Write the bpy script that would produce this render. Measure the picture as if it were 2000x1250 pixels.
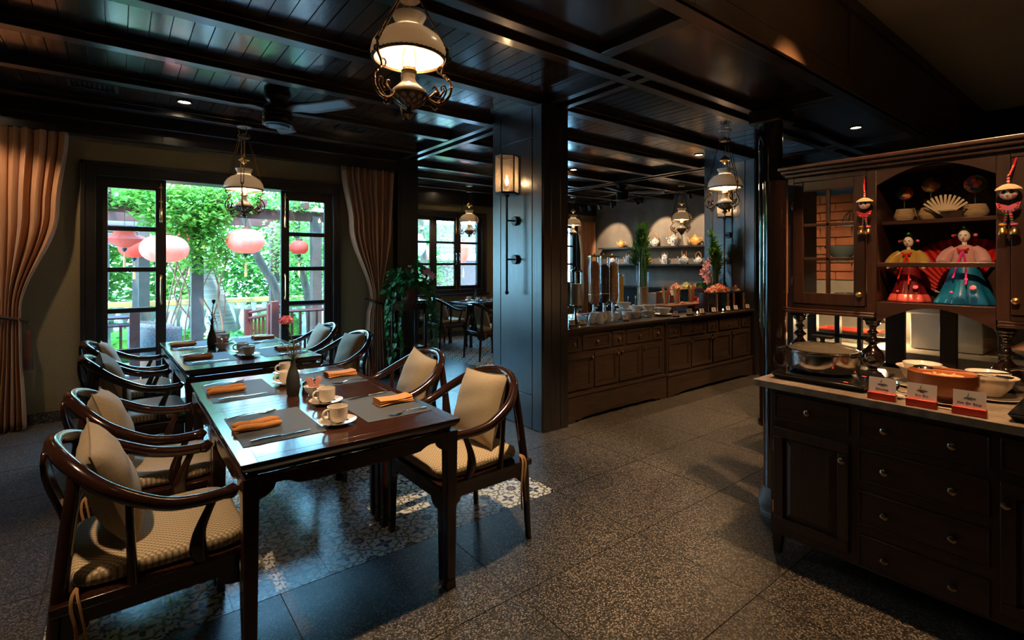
import bpy, math, random
from mathutils import Matrix, Vector
random.seed(7)
R = math.radians
PI = math.pi
scene = bpy.context.scene
for o in list(bpy.data.objects): bpy.data.objects.remove(o, do_unlink=True)
COL = scene.collection

# ------------------------------------------------------------------ camera
YAW = 0.661654; FPX = 987.27; HY = 515.52; CAMH = 1.43
cd = bpy.data.cameras.new('camera'); cam = bpy.data.objects.new('camera', cd); COL.objects.link(cam)
cam.location = (0, 0, CAMH); cam.rotation_euler = (PI/2, 0, -YAW)
cd.sensor_width = 36; cd.lens = 36*FPX/2000; cd.shift_y = (HY-625)/2000; cd.clip_start = .05; cd.clip_end = 200
scene.camera = cam
# ------------------------------------------------------------------ sky, sun, exposure
w = bpy.data.worlds.new('sky'); scene.world = w; w.use_nodes = True
nt = w.node_tree; nt.nodes.clear()
wo = nt.nodes.new('ShaderNodeOutputWorld'); bg = nt.nodes.new('ShaderNodeBackground')
gr = nt.nodes.new('ShaderNodeTexGradient'); tc = nt.nodes.new('ShaderNodeTexCoord'); sp = nt.nodes.new('ShaderNodeSeparateXYZ'); cr = nt.nodes.new('ShaderNodeValToRGB')
nt.links.new(tc.outputs['Generated'], sp.inputs[0]); nt.links.new(sp.outputs['Z'], cr.inputs[0])
cr.color_ramp.elements[0].color = (.33, .73, 1.0, 1); cr.color_ramp.elements[1].color = (.15, .47, 1.0, 1)
nt.links.new(cr.outputs[0], bg.inputs[0]); nt.links.new(bg.outputs[0], wo.inputs[0])
bg.inputs[1].default_value = 31.0
sd = bpy.data.lights.new('sun_offscreen', 'SUN'); sd.energy = 10.0; sd.angle = R(2); sd.color = (1, .95, .85)
so = bpy.data.objects.new('sun_offscreen', sd); COL.objects.link(so)
so.rotation_euler = Vector((.35, .75, -1.5)).to_track_quat('-Z', 'Y').to_euler()
scene.view_settings.view_transform = 'Standard'
try: scene.view_settings.look = 'None'
except Exception: pass
scene.view_settings.exposure = 0.15; scene.view_settings.gamma = 1.0
scene.view_settings.use_curve_mapping = False
WARM = (1.0, .58, .28); WARM2 = (1.0, .70, .42)
def spot(name, loc, target, watts, size=60, blend=.5, color=WARM, rad=.03):
    l = bpy.data.lights.new(name, 'SPOT'); l.energy = watts; l.spot_size = R(size); l.spot_blend = blend; l.color = color; l.shadow_soft_size = rad
    o = bpy.data.objects.new(name, l); COL.objects.link(o); o.location = loc
    o.rotation_euler = (Vector(target)-Vector(loc)).to_track_quat('-Z', 'Y').to_euler(); return o
def point(name, loc, watts, color=WARM2, rad=.03):
    l = bpy.data.lights.new(name, 'POINT'); l.energy = watts; l.color = color; l.shadow_soft_size = rad
    o = bpy.data.objects.new(name, l); COL.objects.link(o); o.location = loc; return o

# ------------------------------------------------------------------ pixel helpers (2000 x 1250)
FX, FY = math.sin(YAW), math.cos(YAW); RX, RY = math.cos(YAW), -math.sin(YAW)
def ray(x, y):
    k = (x-1000)/FPX
    return FX+RX*k, FY+RY*k, -(y-HY)/FPX
def onz(x, y, z):
    d = ray(x, y); t = (z-CAMH)/d[2]; return (d[0]*t, d[1]*t, z)
def onx(x, y, X):
    d = ray(x, y); t = X/d[0]; return (X, d[1]*t, CAMH+d[2]*t)
def ony(x, y, Y):
    d = ray(x, y); t = Y/d[1]; return (d[0]*t, Y, CAMH+d[2]*t)
def atw(x, y, wd):
    d = ray(x, y); return (d[0]*wd, d[1]*wd, CAMH+d[2]*wd)

# ------------------------------------------------------------------ materials
MATS = {}
def mat(name, c, rough=.5, metal=0., c2=None, scale=8., stretch=(1, 1, 1), bump=0., bscale=None, spec=.5, coat=0., emit=None, es=0., trans=0., detail=4., lo=.35, hi=.65, sss=0., sheen=0.):
    m = bpy.data.materials.new(name); m.use_nodes = True; n = m.node_tree; b = n.nodes['Principled BSDF']
    b.inputs['Base Color'].default_value = (*c, 1); b.inputs['Roughness'].default_value = rough; b.inputs['Metallic'].default_value = metal
    b.inputs['Specular IOR Level'].default_value = spec; b.inputs['Coat Weight'].default_value = coat; b.inputs['Coat Roughness'].default_value = .12
    b.inputs['Transmission Weight'].default_value = trans
    if sheen: b.inputs['Sheen Weight'].default_value = sheen
    if sss: b.inputs['Subsurface Weight'].default_value = sss; b.inputs['Subsurface Radius'].default_value = (.02, .02, .02)
    if emit: b.inputs['Emission Color'].default_value = (*emit, 1); b.inputs['Emission Strength'].default_value = es
    if c2 or bump:
        t = n.nodes.new('ShaderNodeTexCoord'); mp = n.nodes.new('ShaderNodeMapping'); mp.inputs['Scale'].default_value = stretch
        n.links.new(t.outputs['Object'], mp.inputs[0])
        if c2:
            ns = n.nodes.new('ShaderNodeTexNoise'); ns.inputs['Scale'].default_value = scale; ns.inputs['Detail'].default_value = detail; n.links.new(mp.outputs[0], ns.inputs['Vector'])
            r = n.nodes.new('ShaderNodeValToRGB'); r.color_ramp.elements[0].color = (*c, 1); r.color_ramp.elements[1].color = (*c2, 1)
            r.color_ramp.elements[0].position = lo; r.color_ramp.elements[1].position = hi
            n.links.new(ns.outputs['Fac'], r.inputs[0]); n.links.new(r.outputs[0], b.inputs['Base Color'])
        if bump:
            nb = n.nodes.new('ShaderNodeTexNoise'); nb.inputs['Scale'].default_value = bscale or scale; nb.inputs['Detail'].default_value = 3; n.links.new(mp.outputs[0], nb.inputs['Vector'])
            bp = n.nodes.new('ShaderNodeBump'); bp.inputs['Strength'].default_value = bump; bp.inputs['Distance'].default_value = .01
            n.links.new(nb.outputs['Fac'], bp.inputs['Height']); n.links.new(bp.outputs[0], b.inputs['Normal'])
    MATS[name] = m; return m
def glassmat(name, tint=(1, 1, 1), refl=.08, rough=.0):
    m = bpy.data.materials.new(name); m.use_nodes = True; n = m.node_tree; n.nodes.clear()
    o = n.nodes.new('ShaderNodeOutputMaterial'); mx = n.nodes.new('ShaderNodeMixShader'); tr = n.nodes.new('ShaderNodeBsdfTransparent'); gl = n.nodes.new('ShaderNodeBsdfGlossy')
    lw = n.nodes.new('ShaderNodeLayerWeight'); lw.inputs[0].default_value = .25; ma = n.nodes.new('ShaderNodeMath'); ma.operation = 'MULTIPLY_ADD'; ma.inputs[1].default_value = .6; ma.inputs[2].default_value = refl
    tr.inputs[0].default_value = (*tint, 1); gl.inputs['Roughness'].default_value = rough
    n.links.new(lw.outputs['Fresnel'], ma.inputs[0]); n.links.new(ma.outputs[0], mx.inputs[0]); n.links.new(tr.outputs[0], mx.inputs[1]); n.links.new(gl.outputs[0], mx.inputs[2]); n.links.new(mx.outputs[0], o.inputs[0])
    MATS[name] = m; return m
def leafmat(name, c, c2, tl=.5):
    m = mat(name, c, .5, c2=c2, scale=3., detail=2, spec=.3); n = m.node_tree; b = n.nodes['Principled BSDF']; o = n.nodes['Material Output']
    t = n.nodes.new('ShaderNodeBsdfTranslucent'); mx = n.nodes.new('ShaderNodeMixShader'); mx.inputs[0].default_value = tl
    src = b.inputs['Base Color'].links[0].from_socket; n.links.new(src, t.inputs[0])
    n.links.new(b.outputs[0], mx.inputs[1]); n.links.new(t.outputs[0], mx.inputs[2]); n.links.new(mx.outputs[0], o.inputs[0]); return m

mat('beam', (.012, .007, .005), .28, c2=(.020, .011, .008), scale=6, stretch=(.3, 8, 8), spec=.7, coat=.3)
mat('plank', (.014, .008, .006), .19, c2=(.030, .016, .010), scale=5, stretch=(6, .5, 6), spec=.9, coat=.7, bump=.05, bscale=9)
mat('panel', (.016, .009, .006), .24, c2=(.024, .013, .008), scale=3, spec=.7, coat=.4, bump=.04, bscale=40)
mat('pillar', (.012, .010, .010), .30, c2=(.020, .018, .017), scale=7, stretch=(9, 9, .35), spec=.6, bump=.12, bscale=9)
mat('frame', (.010, .007, .006), .38, c2=(.016, .011, .008), scale=8, spec=.5)
mat('chairwood', (.020, .0062, .0038), .16, c2=(.034, .011, .006), scale=10, stretch=(1, 1, 1), spec=.6, coat=.4)
mat('tabletop', (.028, .010, .0065), .17, c2=(.048, .016, .009), scale=5, stretch=(1.2, 12, 12), spec=.65, coat=.35)
mat('tableleg', (.026, .009, .006), .22, c2=(.040, .014, .008), scale=8, spec=.6, coat=.2)
mat('cabinet', (.028, .012, .008), .34, c2=(.048, .020, .012), scale=6, stretch=(6, 6, .6), spec=.5)
mat('cabinet_h', (.028, .012, .008), .34, c2=(.048, .020, .012), scale=6, stretch=(6, .6, 6), spec=.5)
mat('buffetwood', (.024, .014, .009), .38, c2=(.042, .026, .017), scale=7, stretch=(.6, 6, 6), spec=.45)
mat('lacquer', (.012, .006, .005), .10, spec=.7, coat=.6)
mat('wall', (.205, .160, .085), .75, c2=(.228, .180, .098), scale=60, spec=.2)
mat('plaster', (.17, .15, .135), .8, c2=(.25, .225, .20), scale=2.2, spec=.2, bump=.08, bscale=14)
mat('creamceil', (.62, .53, .40), .7, c2=(.65, .56, .43), scale=2)
mat('soffit', (.075, .040, .020), .38, c2=(.090, .048, .024), scale=2, spec=.4)
mat('soffit_line', (.02, .008, .005), .4)
mat('curtain', (.41, .195, .095), .75, c2=(.46, .235, .12), scale=30, stretch=(1, 1, .1), sheen=.3, spec=.2)
mat('tie', (.05, .02, .012), .7)
mat('tassel', (.10, .03, .012), .8)
mat('linen', (.36, .265, .16), .85, c2=(.44, .34, .215), scale=220, spec=.15, bump=.10, bscale=260, sheen=.2)
mat('seam', (.25, .17, .10), .85)
mat('ribbon', (.42, .22, .08), .8)
mat('brass', (.62, .38, .14), .28, 1.0)
mat('antique', (.20, .12, .055), .36, 1.0, c2=(.10, .055, .028), scale=25)
mat('chrome', (.72, .72, .72), .10, 1.0)
mat('steel', (.62, .60, .57), .16, 1.0)
mat('silver', (.75, .75, .76), .14, 1.0)
mat('bronzeknob', (.34, .24, .17), .22, 1.0)
mat('goldknob', (.75, .42, .20), .25, 1.0)
mat('black', (.010, .010, .010), .30, spec=.5)
mat('blackmetal', (.012, .012, .013), .38, .3)
mat('vaseblack', (.016, .017, .016), .5)
mat('porcelain', (.68, .58, .47), .16, spec=.6, coat=.3)
mat('whiteware', (.70, .66, .60), .15, spec=.6, coat=.3)
mat('cream_rim', (.62, .50, .34), .2)
def opalmat(name, c, fr):
    m = mat(name, c, .22, spec=.5); n = m.node_tree; b = n.nodes['Principled BSDF']; o = n.nodes['Material Output']
    t = n.nodes.new('ShaderNodeBsdfTranslucent'); t.inputs[0].default_value = (*c, 1); mx = n.nodes.new('ShaderNodeMixShader'); mx.inputs[0].default_value = fr
    n.links.new(b.outputs[0], mx.inputs[1]); n.links.new(t.outputs[0], mx.inputs[2]); n.links.new(mx.outputs[0], o.inputs[0])
opalmat('opal', (.82, .76, .68), .22)
opalmat('opal_in', (.82, .76, .68), .22)
mat('bulb', (1, .9, .7), .3, emit=(1.0, .80, .52), es=28)
mat('flame', (1, .9, .7), .3, emit=(1.0, .66, .30), es=60)
mat('downlight', (1, .9, .7), .3, emit=(1.0, .76, .46), es=40)
mat('napkin', (.62, .24, .055), .85, c2=(.70, .29, .075), scale=90, sheen=.2, bump=.08, bscale=200)
mat('sachet', (.62, .13, .08), .55, c2=(.75, .55, .45), scale=6, stretch=(1, 1, 1))
mat('pinkflower', (.85, .16, .30), .7, c2=(.95, .36, .46), scale=40)
mat('orchid', (.80, .22, .34), .6, c2=(.95, .62, .62), scale=30)
mat('stemgreen', (.035, .055, .02), .6)
mat('drygrass', (.06, .05, .03), .8)
leafmat('pothos', (.012, .075, .018), (.03, .16, .035), .25)
leafmat('leafA', (.10, .28, .035), (.26, .46, .07), .45)
leafmat('leafB', (.05, .20, .03), (.14, .36, .06), .45)
leafmat('leafC', (.16, .34, .06), (.42, .58, .16), .5)
leafmat('hedge', (.05, .20, .012), (.20, .42, .03), .35)
leafmat('bambooleaf', (.03, .10, .012), (.10, .24, .03), .3)
mat('bamboostem', (.05, .13, .02), .35, c2=(.09, .20, .03), scale=20, stretch=(1, 1, 3))
mat('bark', (.16, .12, .09), .85, c2=(.09, .065, .045), scale=12, stretch=(1, 1, .4), bump=.4, bscale=18)
mat('palmbark', (.24, .20, .15), .85, c2=(.14, .11, .08), scale=6, stretch=(.4, .4, 6), bump=.3)
mat('vinewood', (.28, .12, .06), .8)
mat('post', (.085, .055, .045), .7, c2=(.11, .075, .06), scale=8)
mat('redwood', (.085, .017, .012), .5, c2=(.11, .024, .016), scale=10)
mat('stonecap', (.34, .19, .05), .8, c2=(.40, .23, .07), scale=6)
mat('stonewall', (.40, .36, .24), .8)
mat('whitebal', (.62, .62, .58), .7)
mat('paving', (.34, .33, .31), .8, c2=(.42, .41, .39), scale=3)
mat('wicker', (.06, .055, .055), .7, c2=(.13, .12, .12), scale=60)
mat('wickerred', (.33, .10, .05), .7)
mat('farroof', (.10, .055, .045), .8, c2=(.16, .10, .08), scale=3, stretch=(.2, .2, 12))
mat('silk_pink', (.90, .27, .20), .55, c2=(.93, .33, .25), scale=6)
mat('silk_red', (.80, .13, .10), .55, c2=(.85, .19, .14), scale=6)
mat('silk_white', (.75, .80, .78), .6)
for _n in ('silk_pink', 'silk_red', 'silk_white'):
    _m = MATS[_n]; _m.node_tree.nodes['Principled BSDF'].inputs['Transmission Weight'].default_value = 0
mat('tasselorange', (.70, .28, .10), .8)
mat('marble', (.21, .16, .12), .22, c2=(.36, .30, .245), scale=9, detail=8, spec=.55)
mat('marble_edge', (.20, .15, .115), .35, c2=(.34, .285, .235), scale=22, detail=8, bump=.15, bscale=30)
mat('blueStone', (.17, .17, .17), .28, c2=(.25, .25, .25), scale=14)
mat('woodbowl', (.24, .07, .022), .26, c2=(.46, .17, .06), scale=4, stretch=(1, 1, 3), detail=6, coat=.2)
mat('redblock', (.50, .035, .018), .38, c2=(.60, .06, .03), scale=9)
mat('card', (.72, .66, .64), .6)
mat('ink', (.03, .025, .03), .7)
mat('cooktop', (.008, .008, .009), .14)
mat('redled', (.5, .02, .01), .4, emit=(1, .08, .03), es=2.0)
mat('lidglass', (.10, .085, .06), .12, .0, spec=.7, coat=.4)
mat('basket', (.40, .29, .17), .85, c2=(.27, .18, .10), scale=40, stretch=(1, 1, 6), bump=.4, bscale=60)
mat('fanwood', (.50, .40, .27), .6)
mat('gold', (.50, .34, .12), .3, 1.0)
mat('darkgold', (.24, .17, .07), .5, .6)
mat('silkgold', (.42, .26, .035), .30, sheen=.5, c2=(.52, .34, .06), scale=5, coat=.25)
mat('silkrose', (.55, .27, .27), .30, sheen=.5, c2=(.62, .36, .36), scale=5, coat=.25)
mat('silkred', (.24, .010, .014), .26, c2=(.12, .006, .009), scale=6, coat=.3)
mat('silkpink2', (.80, .12, .10), .25, coat=.3)
mat('silkblue', (.008, .20, .36), .22, c2=(.012, .10, .25), scale=7, coat=.4)
mat('redribbon', (.80, .03, .03), .5)
mat('pinkribbon', (.85, .04, .30), .5)
mat('dollface', (.80, .68, .60), .4)
mat('hair', (.006, .005, .005), .35)
mat('redfan', (.52, .012, .008), .55, c2=(.42, .010, .008), scale=3)
mat('mouth', (.55, .03, .05), .5)
mat('brick', (.34, .12, .055), .8, c2=(.22, .07, .035), scale=6)
mat('mortar', (.36, .24, .15), .9)
mat('copperwall', (.46, .43, .39), .40, .6, c2=(.36, .33, .30), scale=5, bump=.05)
mat('kitchentile', (.52, .48, .43), .45, c2=(.42, .38, .33), scale=3)
mat('poster', (.50, .38, .30), .6)
mat('postbrown', (.30, .14, .06), .6)
mat('bluebowl', (.10, .19, .30), .2, c2=(.45, .52, .58), scale=40)
mat('greybowl', (.34, .42, .48), .25)
mat('bluewhite', (.72, .70, .66), .2, c2=(.10, .15, .36), scale=34, lo=.52, hi=.60, coat=.2)
mat('orangepot', (.60, .26, .06), .3, c2=(.75, .42, .14), scale=30, coat=.2)
mat('cane', (.42, .20, .08), .5)
mat('shelfmetal', (.03, .028, .026), .45)
mat('cerealA', (.36, .10, .03), .8, c2=(.62, .26, .09), scale=70, bump=.5, bscale=80)
mat('cerealB', (.035, .016, .010), .8, c2=(.09, .04, .025), scale=70, bump=.5, bscale=80)
mat('cerealC', (.40, .17, .06), .8, c2=(.66, .36, .15), scale=70, bump=.5, bscale=80)
mat('pebbles', (.26, .17, .09), .8, c2=(.46, .34, .21), scale=60, bump=.5, bscale=60)
mat('milk', (.55, .42, .27), .4)
mat('juice', (.70, .36, .03), .3)
mat('salmon', (.75, .26, .12), .6, c2=(.88, .50, .30), scale=30)
mat('carrot', (.68, .15, .03), .5, c2=(.76, .24, .06), scale=10)
mat('celery', (.35, .42, .12), .5)
mat('salad', (.42, .42, .12), .6, c2=(.80, .66, .40), scale=40)
mat('cheese', (.72, .56, .30), .5)
mat('darkfood', (.20, .10, .05), .7, c2=(.40, .22, .10), scale=40)
mat('redjelly', (.62, .02, .04), .2)
mat('boardwood', (.24, .09, .035), .5, c2=(.32, .13, .05), scale=8)
mat('darkboard', (.05, .022, .014), .5)
mat('terracotta', (.12, .035, .02), .7)
mat('ledblack', (.02, .02, .02), .5)
COLS = [(.70, .08, .02), (.55, .02, .03), (.60, .30, .03), (.03, .22, .05), (.02, .10, .30), (.75, .12, .22), (.16, .05, .22), (.65, .35, .12)]
for i, c in enumerate(COLS): mat('bead%d' % i, c, .5)
def seeded():
    m = bpy.data.materials.new('seeded'); m.use_nodes = True; n = m.node_tree; n.nodes.clear()
    o = n.nodes.new('ShaderNodeOutputMaterial'); mx = n.nodes.new('ShaderNodeMixShader'); tr = n.nodes.new('ShaderNodeBsdfTransparent'); tl = n.nodes.new('ShaderNodeBsdfTranslucent')
    tl.inputs[0].default_value = (.95, .75, .5, 1); mx.inputs[0].default_value = .13; n.links.new(tr.outputs[0], mx.inputs[1]); n.links.new(tl.outputs[0], mx.inputs[2]); n.links.new(mx.outputs[0], o.inputs[0]); MATS['seeded'] = m
seeded()
glassmat('glass', (.93, .98, .97), .03); glassmat('lampglass', (.95, .88, .78), .06); glassmat('clear', (.96, .97, .97), .05); glassmat('glassgreen', (.6, .85, .78), .1)

# terrazzo
def terrazzo():
    m = mat('terrazzo', (.05, .047, .044), .30, spec=.5); n = m.node_tree; b = n.nodes['Principled BSDF']
    t = n.nodes.new('ShaderNodeTexCoord'); geo = n.nodes.new('ShaderNodeNewGeometry')
    v = n.nodes.new('ShaderNodeTexVoronoi'); v.inputs['Scale'].default_value = 190; n.links.new(geo.outputs['Position'], v.inputs['Vector'])
    sepc = n.nodes.new('ShaderNodeSeparateColor'); n.links.new(v.outputs['Color'], sepc.inputs[0])
    r = n.nodes.new('ShaderNodeValToRGB'); e = r.color_ramp.elements
    e[0].position = 0; e[0].color = (.012, .011, .010, 1); e[1].position = 1; e[1].color = (.40, .36, .31, 1)
    for p, c in ((.34, (.016, .015, .014)), (.38, (.040, .037, .034)), (.66, (.060, .055, .050)), (.72, (.14, .125, .11)), (.90, (.23, .205, .175))):
        k = e.new(p); k.color = (*c, 1)
    r.color_ramp.interpolation = 'CONSTANT'
    n.links.new(sepc.outputs[0], r.inputs[0])
    v2 = n.nodes.new('ShaderNodeTexNoise'); v2.inputs['Scale'].default_value = 1.2; n.links.new(geo.outputs['Position'], v2.inputs['Vector'])
    n.links.new(r.outputs[0], b.inputs['Base Color'])
    rr = n.nodes.new('ShaderNodeMapRange'); rr.inputs[3].default_value = .29; rr.inputs[4].default_value = .40; n.links.new(v2.outputs['Fac'], rr.inputs[0]); n.links.new(rr.outputs[0], b.inputs['Roughness'])
terrazzo()
# encaustic tile pattern: one motif per 0.2 m tile, in object space
def M_(n, op, a, b=None, c=None):
    k = n.nodes.new('ShaderNodeMath'); k.operation = op
    for i, v in enumerate((a, b, c)):
        if v is None: continue
        if isinstance(v, (int, float)): k.inputs[i].default_value = v
        else: n.links.new(v, k.inputs[i])
    return k.outputs[0]
def tilemat(name='tilepattern', size=.2):
    m = mat(name, (.55, .50, .42), .24, spec=.5); n = m.node_tree; b = n.nodes['Principled BSDF']
    t = n.nodes.new('ShaderNodeTexCoord'); s = n.nodes.new('ShaderNodeSeparateXYZ'); n.links.new(t.outputs['Object'], s.inputs[0])
    f = lambda a, *k: M_(n, a, *k)
    u = f('SUBTRACT', f('FRACT', f('DIVIDE', s.outputs[0], size)), .5); v = f('SUBTRACT', f('FRACT', f('DIVIDE', s.outputs[1], size)), .5)
    au, av = f('ABSOLUTE', u), f('ABSOLUTE', v)
    def length(a, c): return f('SQRT', f('ADD', f('MULTIPLY', a, a), f('MULTIPLY', c, c)))
    ang = f('ARCTAN2', v, u)
    r = length(u, v)
    col = None
    def layer(prev, mask, c):
        mx = n.nodes.new('ShaderNodeMix'); mx.data_type = 'RGBA'; n.links.new(mask, mx.inputs['Factor'])
        if prev is None: mx.inputs[6].default_value = (.70, .66, .57, 1)
        else: n.links.new(prev, mx.inputs[6])
        mx.inputs[7].default_value = (*c, 1); return mx.outputs[2]
    navy, teal, olive, tan, orange, rust = (.035, .055, .085), (.10, .20, .22), (.19, .20, .10), (.36, .26, .13), (.48, .20, .07), (.30, .14, .08)
    # octagonal rings (scalloped)
    d8 = f('ADD', f('MAXIMUM', f('MAXIMUM', au, av), f('MULTIPLY', f('ADD', au, av), .7071)), f('MULTIPLY', f('COSINE', f('MULTIPLY', ang, 8)), .012))
    ring = f('COMPARE', d8, .350, .034); col = layer(col, ring, olive)
    # vine leaves between rings: wavy teal band
    wav = f('ADD', r, f('MULTIPLY', f('SINE', f('MULTIPLY', ang, 8)), .045))
    lf = f('MULTIPLY', f('COMPARE', wav, .455, .026), f('GREATER_THAN', f('SINE', f('MULTIPLY', ang, 16)), -.3)); col = layer(col, lf, navy)
    lf2 = f('MULTIPLY', f('COMPARE', wav, .27, .017), f('GREATER_THAN', f('COSINE', f('MULTIPLY', ang, 8)), -.2)); col = layer(col, lf2, teal)
    # flower: four lobed petals
    pet = f('LESS_THAN', r, f('ADD', .15, f('MULTIPLY', f('COSINE', f('MULTIPLY', ang, 4)), .075))); col = layer(col, pet, navy)
    pet2 = f('MULTIPLY', f('LESS_THAN', f('ABSOLUTE', f('SUBTRACT', au, av)), .016), f('COMPARE', r, .10, .06)); col = layer(col, pet2, (.5, .46, .39))
    cen = f('LESS_THAN', r, .045); col = layer(col, cen, orange)
    # corner stars
    cu, cv = f('SUBTRACT', .5, au), f('SUBTRACT', .5, av); rc = length(cu, cv); ac = f('ARCTAN2', cv, cu)
    star = f('LESS_THAN', rc, f('ADD', .17, f('MULTIPLY', f('COSINE', f('MULTIPLY', ac, 12)), .03))); col = layer(col, star, navy)
    st2 = f('LESS_THAN', rc, .085); col = layer(col, st2, tan)
    st3 = f('LESS_THAN', rc, .04); col = layer(col, st3, rust)
    # edge diamonds
    e1 = f('LESS_THAN', f('ADD', f('MULTIPLY', cu, 1.4), f('MULTIPLY', av, 1.0)), .06); col = layer(col, e1, teal)
    e2 = f('LESS_THAN', f('ADD', f('MULTIPLY', cv, 1.4), f('MULTIPLY', au, 1.0)), .06); col = layer(col, e2, teal)
    n.links.new(col, b.inputs['Base Color'])
tilemat()
# woven seat cloth and placemat weave
def weave(name, ca, cb, size, rough=.7):
    m = mat(name, ca, rough, spec=.3); n = m.node_tree; b = n.nodes['Principled BSDF']
    t = n.nodes.new('ShaderNodeTexCoord'); s = n.nodes.new('ShaderNodeSeparateXYZ'); n.links.new(t.outputs['Object'], s.inputs[0])
    f = lambda a, *k: M_(n, a, *k)
    row = f('FLOOR', f('DIVIDE', s.outputs[1], size)); sh = f('MULTIPLY', f('MODULO', row, 2), .5)
    fu = f('FRACT', f('ADD', f('DIVIDE', s.outputs[0], size*2), sh)); fv = f('FRACT', f('DIVIDE', s.outputs[1], size))
    mask = f('MULTIPLY', f('LESS_THAN', f('ADD', fu, f('MULTIPLY', fv, .45)), .82), f('GREATER_THAN', fv, .22))
    mx = n.nodes.new('ShaderNodeMix'); mx.data_type = 'RGBA'; mx.inputs[6].default_value = (*ca, 1); mx.inputs[7].default_value = (*cb, 1); n.links.new(mask, mx.inputs['Factor']); n.links.new(mx.outputs[2], b.inputs['Base Color'])
    bp = n.nodes.new('ShaderNodeBump'); bp.inputs['Strength'].default_value = .5; bp.inputs['Distance'].default_value = .002; n.links.new(mask, bp.inputs['Height']); n.links.new(bp.outputs[0], b.inputs['Normal'])
weave('wovenseat', (.36, .25, .13), (.66, .53, .36), .009)
weave('placemat', (.035, .036, .038), (.14, .143, .15), .0048, .6)
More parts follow.
